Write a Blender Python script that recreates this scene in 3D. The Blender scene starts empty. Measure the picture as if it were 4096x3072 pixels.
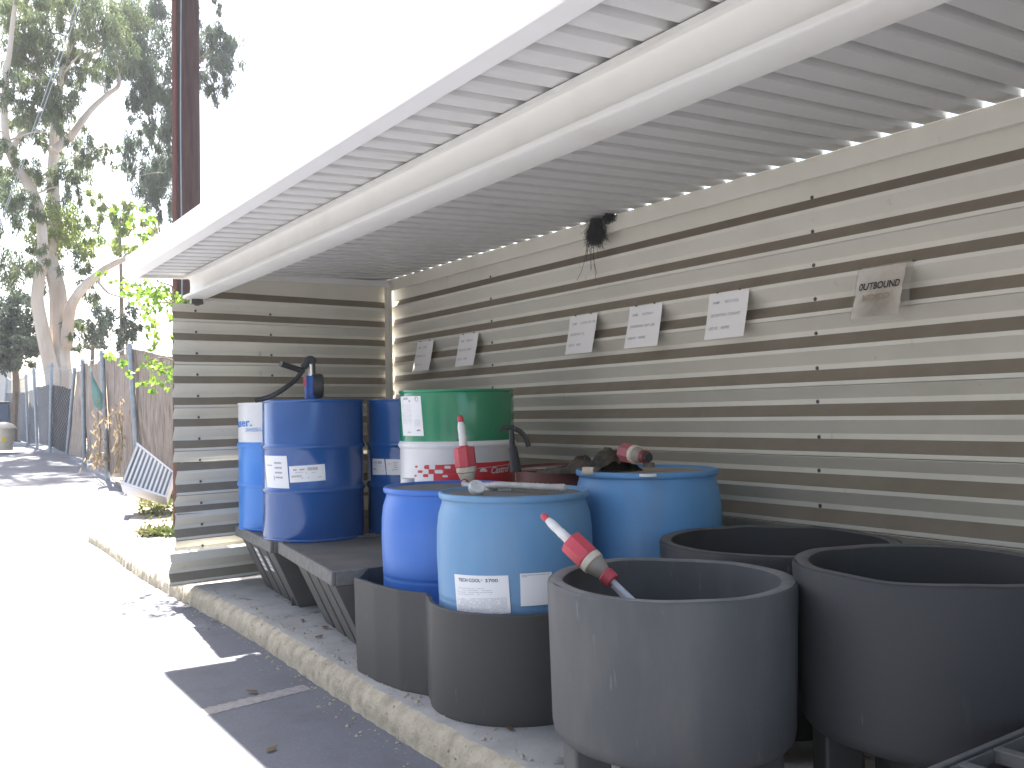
import bpy, math, random
from mathutils import Vector, Matrix, noise
R = math.radians
S = bpy.context.scene
C = S.collection
rnd = random.Random(7)

# ---------------------------------------------------------------- camera
H = 1.22
M = ((0.824, 0.006, 0.567), (-0.566, 0.037, 0.823), (-0.016, -0.999, 0.033))
FPX = 3600.0
VYx, VYy = -428.0, 1696.0
def _frame():
    vx = 2048 + FPX*FPX/2476.0
    vyp = 1696 - 0.0161*(vx+428)
    dy = Vector((VYx-2048, VYy-1536, FPX)).normalized()
    dx = Vector((vx-2048, vyp-1536, FPX)).normalized()
    dx = (dx - dy*dx.dot(dy)).normalized()
    dz = dx.cross(dy)
    if dz.y > 0: dz = -dz
    return dx, dy, dz
DX, DY, DZ = _frame()
def ray(px, py):
    c = Vector((px-2048, py-1536, FPX))
    return Vector((DX.dot(c), DY.dot(c), DZ.dot(c)))
cam = bpy.data.objects.new("camera", bpy.data.cameras.new("camera"))
C.objects.link(cam)
cam.data.sensor_width = 36.0
cam.data.lens = FPX/4096*36
cam.data.clip_start = 0.05
cam.data.clip_end = 3000
m = Matrix(((DX.x, -DX.y, -DX.z, 0), (DY.x, -DY.y, -DY.z, 0), (DZ.x, -DZ.y, -DZ.z, H), (0, 0, 0, 1)))
cam.matrix_world = m
S.camera = cam

# ---------------------------------------------------------------- light
SUN_EL, SUN_AZ = R(53), R(5.5)          # azimuth measured from +Y towards +X
w = bpy.data.worlds.new("World"); S.world = w; w.use_nodes = True
nt = w.node_tree
sky = nt.nodes.new("ShaderNodeTexSky"); sky.sky_type = 'NISHITA'; sky.sun_disc = False
sky.sun_elevation = SUN_EL; sky.sun_rotation = SUN_AZ
sky.dust_density = 3.0; sky.air_density = 1.0; sky.ozone_density = 1.0
bg = nt.nodes["Background"]; bg.inputs[1].default_value = 0.07
nt.links.new(sky.outputs[0], bg.inputs[0])
sun = bpy.data.objects.new("sun", bpy.data.lights.new("sun", 'SUN'))
C.objects.link(sun)
sun.data.energy = 5.0; sun.data.angle = R(0.5); sun.data.color = (1.0, 0.95, 0.87)
sd = Vector((math.sin(SUN_AZ)*math.cos(SUN_EL), math.cos(SUN_AZ)*math.cos(SUN_EL), math.sin(SUN_EL)))
sun.rotation_euler = sd.to_track_quat('Z', 'Y').to_euler()
S.view_settings.view_transform = 'Standard'
S.view_settings.look = 'None'
S.view_settings.exposure = 2.65
S.view_settings.gamma = 1.0
S.render.engine = 'CYCLES'
S.cycles.max_bounces = 8
S.cycles.diffuse_bounces = 5
S.cycles.transparent_max_bounces = 12

# ---------------------------------------------------------------- photo helpers (pixel -> place)
O = Vector((0, 0, H))
def un(px, py, ax, val):
    d = ray(px, py); return O + d*((val-O[ax])/d[ax])
def at(px, py, dist):
    d = ray(px, py); return O + d*(dist/math.hypot(d.x, d.y))
GP = [(-400, -.13), (11.5, -.13), (15, -.03), (18.7, .10), (22.6, .21), (27, .40), (36, .50), (60, .62), (3000, .62)]
def gz(y):
    for (a, za), (b, zb) in zip(GP, GP[1:]):
        if a <= y <= b: return za+(zb-za)*(y-a)/(b-a)
    return -.13

# ---------------------------------------------------------------- mesh helpers
class MB:
    def __init__(s): s.v = []; s.f = []
    def quad(s, a, b, c, d):
        n = len(s.v); s.v += [tuple(a), tuple(b), tuple(c), tuple(d)]; s.f.append((n, n+1, n+2, n+3))
    def poly(s, pts):
        n = len(s.v); s.v += [tuple(p) for p in pts]; s.f.append(tuple(range(n, n+len(pts))))
    def box(s, a, b):
        x0, y0, z0 = a; x1, y1, z1 = b
        n = len(s.v)
        s.v += [(x0,y0,z0),(x1,y0,z0),(x1,y1,z0),(x0,y1,z0),(x0,y0,z1),(x1,y0,z1),(x1,y1,z1),(x0,y1,z1)]
        for q in ((3,2,1,0),(4,5,6,7),(0,1,5,4),(1,2,6,5),(2,3,7,6),(3,0,4,7)): s.f.append(tuple(n+i for i in q))
    def prism(s, pts, fn0, fn1):            # closed outline -> two ends
        n = len(s.v); k = len(pts)
        s.v += [tuple(fn0(p)) for p in pts] + [tuple(fn1(p)) for p in pts]
        for i in range(k):
            j = (i+1) % k; s.f.append((n+i, n+j, n+k+j, n+k+i))
        s.f.append(tuple(n+i for i in reversed(range(k)))); s.f.append(tuple(n+k+i for i in range(k)))
    def lathe(s, prof, n=48, mat=None, a0=0.0, wob=None, caps=True):
        base = len(s.v); k = len(prof)
        for i in range(n):
            a = a0+2*math.pi*i/n
            for j, (r, z) in enumerate(prof):
                rr, zz = (r, z) if wob is None else wob(r, z, a, j)
                p = Vector((rr*math.cos(a), rr*math.sin(a), zz))
                if mat: p = mat @ p
                s.v.append(tuple(p))
        for i in range(n):
            ii = (i+1) % n
            for j in range(k-1):
                s.f.append((base+i*k+j, base+ii*k+j, base+ii*k+j+1, base+i*k+j+1))
        for j, flip in (((0, True), (k-1, False)) if caps else ()):
            if prof[j][0] > 1e-4:
                ring = [base+i*k+j for i in range(n)]
                s.f.append(tuple(reversed(ring)) if flip else tuple(ring))
    def tube(s, path, rad, n=8, caps=True):
        path = [Vector(p) for p in path]; k = len(path); base = len(s.v)
        up = None
        for i, p in enumerate(path):
            t = (path[min(i+1, k-1)]-path[max(i-1, 0)]).normalized()
            if up is None:
                up = t.orthogonal().normalized()
            up = (up - t*up.dot(t))
            up = up.normalized() if up.length > 1e-6 else t.orthogonal().normalized()
            sd_ = t.cross(up)
            r = rad(i/(k-1)) if callable(rad) else rad
            for q in range(n):
                a = 2*math.pi*q/n
                s.v.append(tuple(p + up*(r*math.cos(a)) + sd_*(r*math.sin(a))))
        for i in range(k-1):
            for q in range(n):
                qq = (q+1) % n
                s.f.append((base+i*n+q, base+i*n+qq, base+(i+1)*n+qq, base+(i+1)*n+q))
        if caps:
            s.f.append(tuple(base+q for q in reversed(range(n)))); s.f.append(tuple(base+(k-1)*n+q for q in range(n)))
    def grid(s, fn, nu, nv):
        b = len(s.v)
        for i in range(nu+1):
            for j in range(nv+1): s.v.append(tuple(fn(i/nu, j/nv)))
        for i in range(nu):
            for j in range(nv):
                q = b+i*(nv+1)+j; s.f.append((q, q+nv+1, q+nv+2, q+1))
    def build(s, name, mat, parent=None, smooth=True, bevel=0, ang=35, extra=()):
        nf0 = len(s.f); mi = [0]*nf0
        for k_, (e_, m_) in enumerate(extra):
            n_ = len(s.v); s.v += e_.v; s.f += [tuple(i+n_ for i in f_) for f_ in e_.f]; mi += [k_+1]*len(e_.f)
        me = bpy.data.meshes.new(name); me.from_pydata(s.v, [], s.f); me.update()
        if mat: me.materials.append(mat)
        for e_, m_ in extra: me.materials.append(m_)
        if extra: me.polygons.foreach_set('material_index', mi)
        if smooth:
            me.polygons.foreach_set("use_smooth", [True]*len(me.polygons))
            me.set_sharp_from_angle(angle=R(ang))
        o = bpy.data.objects.new(name, me); C.objects.link(o)
        if parent: o.parent = parent
        if bevel:
            b = o.modifiers.new("bevel", 'BEVEL'); b.width = bevel; b.segments = 2; b.limit_method = 'ANGLE'; b.angle_limit = R(40)
        return o
def spline(pts, n=6):
    P = [Vector(p) for p in pts]; out = []
    for i in range(len(P)-1):
        p0, p1, p2, p3 = P[max(i-1, 0)], P[i], P[i+1], P[min(i+2, len(P)-1)]
        for k in range(n):
            t = k/n
            out.append(0.5*((2*p1)+(p2-p0)*t+(2*p0-5*p1+4*p2-p3)*t*t+(3*p1-p0-3*p2+p3)*t**3))
    out.append(P[-1]); return out
def thing(name, label, cat, loc=(0, 0, 0), rz=0, group=None):
    o = bpy.data.objects.new(name, None); C.objects.link(o); o.empty_display_size = .1
    o.location = loc; o.rotation_euler = (0, 0, rz); return tag(o, label, cat, group)
def tag(o, label, cat, group=None):
    o['label'] = label; o['category'] = cat
    if group: o['group'] = group
    return o
def kind(o, k='structure'):
    o['kind'] = k; return o

# ---------------------------------------------------------------- materials
def mat(name, col, rough=.5, col2=None, scale=6, lo=.35, hi=.7, bump=0, bscale=40, metal=0, spec=.5, stretch=None, detail=6,
        col3=None, scale3=2, lo3=.5, hi3=.75, rough2=None, stretch3=None, coat=0):
    m = bpy.data.materials.new(name); m.use_nodes = True
    t = m.node_tree; b = t.nodes["Principled BSDF"]
    b.inputs["Roughness"].default_value = rough; b.inputs["Metallic"].default_value = metal
    b.inputs["Specular IOR Level"].default_value = spec
    if coat: b.inputs["Coat Weight"].default_value = coat; b.inputs["Coat Roughness"].default_value = .06
    b.inputs["Base Color"].default_value = (*col, 1)
    tc = t.nodes.new("ShaderNodeTexCoord")
    def nz(sc, st, dt=detail):
        mp = t.nodes.new("ShaderNodeMapping"); t.links.new(tc.outputs["Object"], mp.inputs[0])
        if st: mp.inputs["Scale"].default_value = st
        n_ = t.nodes.new("ShaderNodeTexNoise"); n_.inputs["Scale"].default_value = sc; n_.inputs["Detail"].default_value = dt
        n_.inputs["Roughness"].default_value = .6
        t.links.new(mp.outputs[0], n_.inputs["Vector"]); return n_
    def ramp(n_, a, c):
        mr = t.nodes.new("ShaderNodeMapRange"); mr.inputs[1].default_value = a; mr.inputs[2].default_value = c
        t.links.new(n_.outputs["Fac"], mr.inputs[0]); return mr
    last = None
    if col2:
        f = ramp(nz(scale, stretch), lo, hi)
        mx = t.nodes.new("ShaderNodeMix"); mx.data_type = 'RGBA'
        mx.inputs[6].default_value = (*col, 1); mx.inputs[7].default_value = (*col2, 1)
        t.links.new(f.outputs[0], mx.inputs[0]); last = mx.outputs[2]
        if rough2 is not None:
            r2 = t.nodes.new("ShaderNodeMapRange"); r2.inputs[3].default_value = rough; r2.inputs[4].default_value = rough2
            t.links.new(f.outputs[0], r2.inputs[0]); t.links.new(r2.outputs[0], b.inputs["Roughness"])
    if col3:
        f = ramp(nz(scale3, stretch3), lo3, hi3)
        mx = t.nodes.new("ShaderNodeMix"); mx.data_type = 'RGBA'
        mx.inputs[6].default_value = (*col, 1); mx.inputs[7].default_value = (*col3, 1)
        if last: t.links.new(last, mx.inputs[6])
        t.links.new(f.outputs[0], mx.inputs[0]); last = mx.outputs[2]
    if last: t.links.new(last, b.inputs["Base Color"])
    if bump:
        bp = t.nodes.new("ShaderNodeBump"); bp.inputs["Strength"].default_value = bump; bp.inputs["Distance"].default_value = .01
        t.links.new(nz(bscale, None, 8).outputs["Fac"], bp.inputs["Height"]); t.links.new(bp.outputs[0], b.inputs["Normal"])
    return m
def leaf_mat(name, col, col2, trans=.45):
    m = bpy.data.materials.new(name); m.use_nodes = True
    t = m.node_tree; t.nodes.remove(t.nodes["Principled BSDF"]); out = t.nodes["Material Output"]
    tc = t.nodes.new("ShaderNodeTexCoord")
    n_ = t.nodes.new("ShaderNodeTexNoise"); n_.inputs["Scale"].default_value = 1.3; n_.inputs["Detail"].default_value = 8
    t.links.new(tc.outputs["Object"], n_.inputs["Vector"])
    mr = t.nodes.new("ShaderNodeMapRange"); mr.inputs[1].default_value = .3; mr.inputs[2].default_value = .7
    t.links.new(n_.outputs["Fac"], mr.inputs[0])
    mx = t.nodes.new("ShaderNodeMix"); mx.data_type = 'RGBA'
    mx.inputs[6].default_value = (*col, 1); mx.inputs[7].default_value = (*col2, 1); t.links.new(mr.outputs[0], mx.inputs[0])
    d = t.nodes.new("ShaderNodeBsdfDiffuse"); tr = t.nodes.new("ShaderNodeBsdfTranslucent"); ms = t.nodes.new("ShaderNodeMixShader")
    gl = t.nodes.new("ShaderNodeBsdfGlossy"); gl.inputs["Roughness"].default_value = .45; m2 = t.nodes.new("ShaderNodeMixShader")
    m2.inputs[0].default_value = .06
    t.links.new(mx.outputs[2], d.inputs[0]); t.links.new(mx.outputs[2], tr.inputs[0])
    ms.inputs[0].default_value = trans
    t.links.new(d.outputs[0], ms.inputs[1]); t.links.new(tr.outputs[0], ms.inputs[2])
    t.links.new(ms.outputs[0], m2.inputs[1]); t.links.new(gl.outputs[0], m2.inputs[2]); t.links.new(m2.outputs[0], out.inputs[0])
    return m
def plastic_mat(name, col, alpha, rough=.35):
    m = mat(name, col, rough); b = m.node_tree.nodes["Principled BSDF"]; b.inputs["Alpha"].default_value = alpha
    return m

K = dict(
 asphalt=mat("asphalt", (.135,.14,.162), .9, (.18,.18,.19), 90, .45, .75, .35, 260, col3=(.095,.097,.106), scale3=1.6),
 slab=mat("slab_concrete", (.37,.355,.33), .9, (.27,.26,.24), 4, .45, .75, .4, 90, col3=(.13,.12,.105), scale3=7, lo3=.60, hi3=.70, stretch3=(1,.6,1)),
 curb=mat("curb_concrete", (.52,.46,.34), .95, (.36,.31,.23), 13, .4, .65, .8, 75, col3=(.14,.125,.105), scale3=38, lo3=.62, hi3=.70),
 stripe=mat("worn_stripe", (.31,.29,.275), .9, (.21,.205,.20), 30, .45, .7, .2, 200),
 dirt=mat("dirt", (.30,.25,.19), .95, (.18,.14,.1), 12, .35, .7, .6, 60),
 wall=mat("wall_paint", (.70,.67,.575), .42, (.63,.60,.51), 3, .4, .8, .05, 20, col3=(.33,.29,.23), scale3=14, lo3=.66, hi3=.85, stretch3=(1,1,.12), spec=.35),
 ribshadedust=mat("rib_shade_dust", (.27,.235,.185), .75, (.23,.195,.15), 6, .35, .75, .05, 40, spec=.2),  # browner tone for upward rib faces, shade painted in along with dust
 pan=mat("pan_paint", (.64,.63,.61), .45, (.58,.57,.55), 2, .4, .8, .04, 15, spec=.3, col3=(.42,.39,.35), scale3=6, lo3=.62, hi3=.85, stretch3=(.35,1.5,1)),
 beam=mat("beam_paint", (.72,.705,.66), .4, (.62,.59,.52), 2.2, .5, .85, .03, 15, spec=.35, col3=(.50,.44,.35), scale3=11, lo3=.66, hi3=.85, stretch3=(1,.12,1)),
 fascia=mat("fascia_paint", (.86,.85,.83), .4, (.80,.79,.76), 2, .4, .8, spec=.35),
 screw=mat("screw_head", (.12,.11,.11), .4, metal=.6),
 steel_blue=mat("steel_blue", (.010,.085,.30), .16, (.014,.10,.34), 3, .3, .7, .02, 8, spec=.6, coat=.25),
 steel_sky=mat("steel_sky", (.05,.23,.68), .3, (.06,.26,.7), 3, spec=.5),
 steel_white=mat("steel_white", (.78,.78,.77), .28, (.7,.7,.69), 4, spec=.5),
 steel_green=mat("steel_green", (.012,.22,.10), .15, (.02,.255,.12), 3, spec=.6, coat=.25),
 steel_red=mat("rusty_red", (.19,.04,.03), .5, (.11,.045,.035), 9, .4, .7),
 lid_dirt=mat("dirty_lid", (.28,.25,.21), .7, (.13,.11,.09), 7, .4, .65, .2, 50),
 deck=mat("dirty_deck", (.16,.17,.175), .8, (.20,.165,.12), 7, .4, .65, .2, 60),
 decktan=mat("dusty_deck", (.36,.32,.26), .85, (.24,.21,.17), 8, .4, .65, .2, 60),
 pb_dark=mat("poly_blue", (.035,.16,.58), .42, (.06,.20,.60), 3, .3, .7, .05, 30, col3=(.11,.2,.42), scale3=6, lo3=.6, hi3=.9, stretch3=(1,1,.2)),
 pb_light=mat("poly_sky", (.125,.29,.50), .48, (.155,.315,.50), 4, .3, .7, .06, 30, col3=(.16,.27,.40), scale3=6, lo3=.55, hi3=.9, stretch3=(1,1,.2)),
 pb_mid=mat("poly_mid", (.09,.27,.54), .46, (.12,.31,.56), 4, .3, .7, .06, 30, col3=(.15,.23,.35), scale3=6, lo3=.55, hi3=.9, stretch3=(1,1,.2)),
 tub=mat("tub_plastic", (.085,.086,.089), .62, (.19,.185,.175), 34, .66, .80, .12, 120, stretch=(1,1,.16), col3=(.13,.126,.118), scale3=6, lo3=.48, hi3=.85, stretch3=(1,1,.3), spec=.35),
 tubrim=mat("tub_rim", (.19,.185,.178), .75, (.11,.11,.11), 9, .4, .7, .1, 100),
 gratem=mat('grate_plastic', (.12,.117,.112), .75, (.085,.083,.08), 14, .4, .7),
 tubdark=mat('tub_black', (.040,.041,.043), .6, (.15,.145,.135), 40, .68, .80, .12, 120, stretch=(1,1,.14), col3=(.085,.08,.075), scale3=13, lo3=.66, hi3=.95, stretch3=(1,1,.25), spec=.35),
 tubrim2=mat('tub_rim_dark', (.12,.115,.11), .75, (.075,.073,.07), 9, .4, .7, .1, 100),
 tray=mat('tray_plastic', (.068,.066,.063), .6, (.16,.155,.145), 36, .66, .80, .12, 120, stretch=(1,1,.16), col3=(.11,.105,.095), scale3=9, lo3=.6, hi3=.95, stretch3=(1,1,.3), spec=.35),
 pallet=mat("pallet_plastic", (.085,.084,.082), .6, (.11,.107,.102), 6, .35, .75, .08, 80, col3=(.12,.112,.1), scale3=5, lo3=.55, hi3=.85, spec=.35),
 palletlip=mat("pallet_lip", (.17,.165,.155), .75, (.11,.108,.1), 18, .4, .7, .1, 80),
 palletdust=mat("pallet_dust", (.11,.10,.09), .8, (.16,.14,.115), 4, .4, .7, .1, 60),
 red=mat("pump_red", (.54,.06,.085), .5, (.44,.07,.07), 8, .45, .8),
 pinkred=mat("faded_red", (.40,.10,.12), .6, (.28,.08,.08), 8, .4, .8),
 darkred=mat("nut_red", (.16,.03,.03), .5),
 white=mat("white_plastic", (.74,.73,.70), .45, (.6,.57,.5), 20, .5, .8),
 cream=mat("cream_plastic", (.62,.55,.44), .5, (.5,.42,.32), 18, .4, .75),
 hose=mat("hose", (.55,.54,.50), .5, (.42,.38,.32), 14, .4, .75),
 clear=plastic_mat("clear_plastic", (.75,.76,.78), .6),
 cleardirty=plastic_mat("cloudy_plastic", (.42,.36,.3), .65),
 black=mat("black_rubber", (.02,.021,.023), .5, (.04,.04,.04), 9),
 chrome=mat("chrome", (.75,.75,.75), .2, metal=1),
 pumpblue=mat("pump_blue", (.02,.10,.40), .3),
 paper=mat("paper", (.88,.85,.82), .8, (.84,.81,.78), 5),
 label=mat("label_paper", (.82,.82,.82), .5),
 ink=mat("ink", (.03,.03,.035), .7),
 inkgrey=mat("ink_grey", (.36,.36,.37), .7),
 inkfaint=mat("ink_faint", (.55,.55,.56), .7),
 inkblue=mat("ink_blue", (.04,.22,.62), .5),
 inkred=mat("ink_red", (.62,.03,.04), .3),
 stain=mat("stained_paper", (.68,.62,.52), .45, (.42,.35,.25), 11, .46, .70, col3=(.84,.81,.75), scale3=6, lo3=.45, hi3=.65),
 sleeve=plastic_mat("sleeve", (.55,.52,.45), .25, .22),
 nest=mat("nest_fibre", (.055,.055,.06), .9, (.10,.095,.09), 30),
 rag=mat("rag_cloth", (.05,.043,.033), .95, (.115,.085,.058), 16, .42, .62, .6, 90, col3=(.02,.022,.018), scale3=11, lo3=.5, hi3=.6),
 foam=mat("foam", (.78,.72,.52), .8, (.6,.5,.3), 40),
 wood=mat("pole_wood", (.05,.029,.028), .9, (.085,.05,.042), 5, .4, .7, .5, 30, stretch=(6,6,.4)),
 moulding=mat("pole_moulding", (.13,.055,.045), .8, (.11,.05,.045), 6),
 galv=mat("galvanised", (.25,.29,.33), .5, (.35,.38,.41), 9, metal=.5),
 slat=mat("fence_slat", (.30,.24,.20), .9, (.42,.34,.27), 16, .35, .7, .3, 50, stretch=(1,1,.06), col3=(.17,.13,.105), scale3=22, lo3=.45, hi3=.7, stretch3=(1,1,.10)),
 screen=mat("windscreen", (.055,.045,.042), .95, (.09,.075,.065), 3),
 greenmesh=plastic_mat("green_mesh", (.16,.36,.33), .75),
 bark=mat("gum_bark", (.52,.45,.38), .85, (.40,.31,.24), 1.2, .4, .7, .1, 8, stretch=(2,2,.4), col3=(.62,.57,.5), scale3=.9),
 bark2=mat("dark_bark", (.12,.09,.07), .9, (.2,.16,.12), 3),
 leafA=leaf_mat("gum_leaf", (.085,.125,.055), (.16,.19,.085), .5),
 leafB=leaf_mat("gum_leaf_dark", (.065,.095,.07), (.10,.13,.085), .42),
 leafC=leaf_mat("lime_leaf", (.13,.20,.035), (.24,.28,.05), .52),
 leafD=leaf_mat("dark_leaf", (.04,.06,.045), (.065,.085,.055), .3),
 leafV=leaf_mat("vine_leaf", (.10,.20,.02), (.22,.33,.04), .55),
 dryleaf=leaf_mat("dry_leaf", (.22,.13,.06), (.12,.08,.04), .3),
 binblue=mat("bin_blue", (.06,.10,.19), .5, (.08,.13,.22), 3),
 cfan=mat("white_metal", (.76,.76,.78), .45, (.66,.66,.67), 5),
 shed=mat("shed_wall", (.5,.49,.47), .8), 
 yellow=mat("ink_yellow", (.75,.55,.05), .5),
)

def blot(m_, centre, r0, r1, col):
    t = m_.node_tree; b = t.nodes["Principled BSDF"]; tc = t.nodes.new("ShaderNodeTexCoord")
    nz = t.nodes.new("ShaderNodeTexNoise"); nz.inputs["Scale"].default_value = 18; nz.inputs["Detail"].default_value = 6
    t.links.new(tc.outputs["Object"], nz.inputs["Vector"])
    vm = t.nodes.new("ShaderNodeVectorMath"); vm.operation = 'DISTANCE'; vm.inputs[1].default_value = centre; t.links.new(tc.outputs["Object"], vm.inputs[0])
    ad = t.nodes.new("ShaderNodeMath"); ad.operation = 'MULTIPLY_ADD'; ad.inputs[1].default_value = .09
    t.links.new(nz.outputs["Fac"], ad.inputs[0]); t.links.new(vm.outputs["Value"], ad.inputs[2])
    mr = t.nodes.new("ShaderNodeMapRange"); mr.inputs[1].default_value = r0+.045; mr.inputs[2].default_value = r1+.045; mr.inputs[3].default_value = .85; mr.inputs[4].default_value = 0
    t.links.new(ad.outputs[0], mr.inputs[0])
    mx = t.nodes.new("ShaderNodeMix"); mx.data_type = 'RGBA'; mx.inputs[7].default_value = (*col, 1)
    src = b.inputs["Base Color"].links[0].from_socket
    t.links.new(src, mx.inputs[6]); t.links.new(mr.outputs[0], mx.inputs[0]); t.links.new(mx.outputs[2], b.inputs["Base Color"])
blot(K['stain'], (-.06, -.135, -.20), .0, .125, (.20, .165, .11))
# ---------------------------------------------------------------- ground, slab
g = MB()
ys = [-30, 0, 5, 11.5] + [12+i*.9 for i in range(28)] + [40, 60, 120, 400, 2000]
xs = [-900, -200, -60, -20, -8, 0, 3, 8, 16, 40, 120, 500, 1200]
n0 = len(xs)
for y in ys:
    for x in xs: g.v.append((x, y, gz(y)))
for j in range(len(ys)-1):
    for i in range(n0-1): g.f.append((j*n0+i, j*n0+i+1, (j+1)*n0+i+1, (j+1)*n0+i))
kind(g.build("ground", K['asphalt']))
# dirt verge beside the road at the far fence
d = MB()
left = [(2.05, 11.2), (2.7, 13), (3.2, 16), (3.45, 18.5), (4.0, 21.5), (4.6, 25), (5.0, 30), (5.4, 38), (5.6, 50)]
for (xa, ya), (xb, yb) in zip(left, left[1:]):
    N = 6
    for k in range(N):
        t0, t1 = k/N, (k+1)/N
        y0, y1 = ya+(yb-ya)*t0, ya+(yb-ya)*t1
        x0, x1 = xa+(xb-xa)*t0+.08*noise.noise((0, y0*2, 1)), xa+(xb-xa)*t1+.08*noise.noise((0, y1*2, 1))
        d.quad((x0, y0, gz(y0)+.02), (14, y0, gz(y0)+.02), (14, y1, gz(y1)+.02), (x1, y1, gz(y1)+.02))
kind(d.build("dirt_verge", K['dirt']))
# raised concrete slab with a broken front edge
sl = MB()
def edge_x(y): 
    return 1.795 + .028*math.sin(y*1.3+.5) + .009*noise.noise((y*3.1, 0, 3)) + .010*noise.noise((y*11, 2, 3))
prof = 9
NY = 900
y0s, y1s = -3.0, 11.0
for i in range(NY+1):
    y = y0s+(y1s-y0s)*i/NY
    ex = edge_x(y)
    chip = max(0, noise.noise((y*5, 7, 1)))*.06 + max(0, noise.noise((y*17, 4, 1)))*.025
    pts = [(3.75, 0), (2.2, .0), (ex+.10+chip, 0.0), (ex+.03+chip*.6, -.004-.25*chip*.5), (ex+.004, -.022-.3*chip), (ex-.012, -.055), (ex-.016, -.08), (ex-.02, -.11), (ex-.024, -.20)]
    for j, (x, z) in enumerate(pts):
        if 2 < j < 8:
            x += .006*noise.noise((y*22, z*30, 5)) + .006*noise.noise((y*80, z*90, 2))
            z += .005*noise.noise((y*30, z*40, 9))
        sl.v.append((x, y, z))
for i in range(NY):
    for j in range(prof-1):
        a = i*prof+j; sl.f.append((a, a+1, a+prof+1, a+prof))
sl.f.append(tuple(NY*prof+j for j in range(prof)))
so = sl.build("concrete_slab", K['slab'], ang=60)
so.data.materials.append(K['curb'])
for p in so.data.polygons:
    if p.index < NY*(prof-1) and (p.index % (prof-1)) >= 3: p.material_index = 1
kind(so)
st = MB()
for k in range(12):
    a, b = k/12, (k+1)/12
    p0, p1 = Vector((1.12, 4.26)), Vector((1.715, 4.345))
    q0, q1 = p0.lerp(p1, a), p0.lerp(p1, b)
    ja, jb = .006*noise.noise((a*9, 0, 0)), .006*noise.noise((b*9, 0, 0))
    st.quad((q0.x+.004, q0.y-.055+ja, -.1284), (q1.x+.004, q1.y-.045+jb, -.1284), (q1.x, q1.y+.045-jb, -.1284), (q0.x, q0.y+.06-ja, -.1284))
st.quad((-3.5, 3.61, -.1284), (1.12, 4.205, -.1284), (1.12, 4.32, -.1284), (-3.5, 3.74, -.1284))
kind(st.build("road_marking", K['stripe']))

# ---------------------------------------------------------------- shelter
WX = 3.458
SH = thing("storage_shelter", "beige open-fronted metal storage shelter with ribbed walls and white front beam", "shelter", (2.6, 2, 0))
def part(mb, name, m, parent=SH, **k):
    o = mb.build(name, m, None, **k)
    o.parent = parent; o.matrix_parent_inverse = Matrix.Translation(parent.location).inverted() if parent.rotation_euler.z == 0 else parent_inv(parent)
    return o
def parent_inv(p):
    return (Matrix.Translation(p.location) @ p.rotation_euler.to_matrix().to_4x4()).inverted()
PITCH = .1585
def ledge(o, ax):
    # upward rib faces get a darker colour: dust plus painted-in shade
    o.data.materials.append(K['ribshadedust'])
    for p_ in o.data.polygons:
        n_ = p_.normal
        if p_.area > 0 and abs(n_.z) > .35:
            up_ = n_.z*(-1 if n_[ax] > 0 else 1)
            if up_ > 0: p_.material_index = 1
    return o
def rib_profile(ztop, nribs, seam_first):
    """(depth, z) from the top down; depth 0 = valley, -.056 = crest; lap joints every second rib"""
    pts = []; off = 0
    for i in range(nribs):
        zs = ztop - i*PITCH
        pts += [(0-off, zs+.014), (0-off, zs-.010), (-.052-off, zs-.066), (-.052-off, zs-.084)]
        if (i % 2) == seam_first:
            pts += [(-.048-off, zs-.0865), (-.043-off, zs-.0873), (-.056-off, zs-.0885), (-.0565-off, zs-.0905)]
        off = 0
        pts += [(-.0-off, zs-.1443)]
    return pts
wl = MB()
pr = rib_profile(2.203, 14, 1)
pr = [(0, 2.33)] + [p for p in pr if p[1] > .0] + [(0, .01)]
NL = 60
for i in range(NL+1):
    y = -3 + (6.86+3)*i/NL
    for dpt, z in pr:
        wv = .0035*noise.noise((y*1.1, z*2.2, 4))
        wl.v.append((WX+.050+dpt+wv, y, z+.002*noise.noise((y*.7, z*3, 8))))
k = len(pr)
for i in range(NL):
    for j in range(k-1):
        a = i*k+j; wl.f.append((a, a+1, a+k+1, a+k))
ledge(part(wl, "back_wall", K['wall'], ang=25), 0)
# end wall: stacked panels of two ribs, the lowest ones bent and shifted
ew = MB()
EY = 6.835
ztop = 2.026
def ew_panel(z_list, x0, x1, tilt=0.0, bend=0.0, dy=0.0):
    NX = 22; kk = len(z_list)
    base = len(ew.v)
    for i in range(NX+1):
        u = i/NX; x = x0+(x1-x0)*u
        for dpt, z in z_list:
            ex = x + (.0 if i else .012*noise.noise((z*23, x0*9, 3)))
            ew.v.append((ex, EY+dpt*.9+dy + .006*noise.noise((x*2, z*3, 6)) + bend*max(0, .35-u)**2, z + tilt*(x-2.4) + .0025*noise.noise((x*3, z, 2))))
    for i in range(NX):
        for j in range(kk-1):
            a = base+i*kk+j; ew.f.append((a, a+kk, a+kk+1, a+1))
full = rib_profile(ztop, 13, 0)
up = [(0, 2.335), (0, 2.178), (-.052, 2.122), (-.052, 2.10), (0, 2.05), (0, 2.03)]
ew_panel(up, 1.90, 3.425)
top = [p for p in full if p[1] > .86]
ew_panel([(-.03, 2.072)]+top, 1.685, 3.425)
mid = [p for p in full if .53 < p[1] <= .90]
ew_panel([(-.01, .905)]+mid, 1.70, 3.425, .010, .05)
low = [p for p in full if .245 < p[1] <= .56]
ew_panel([(-.045, .555)]+low, 1.692, 3.425, .022, .10, -.004)
bot = [p for p in full if .03 < p[1] <= .27]
ew_panel([(-.047, .262)]+bot+[(-.006, .018)], 1.655, 3.425, .020, .12, -.007)
ledge(part(ew, "end_wall", K['wall'], ang=25), 1)
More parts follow.
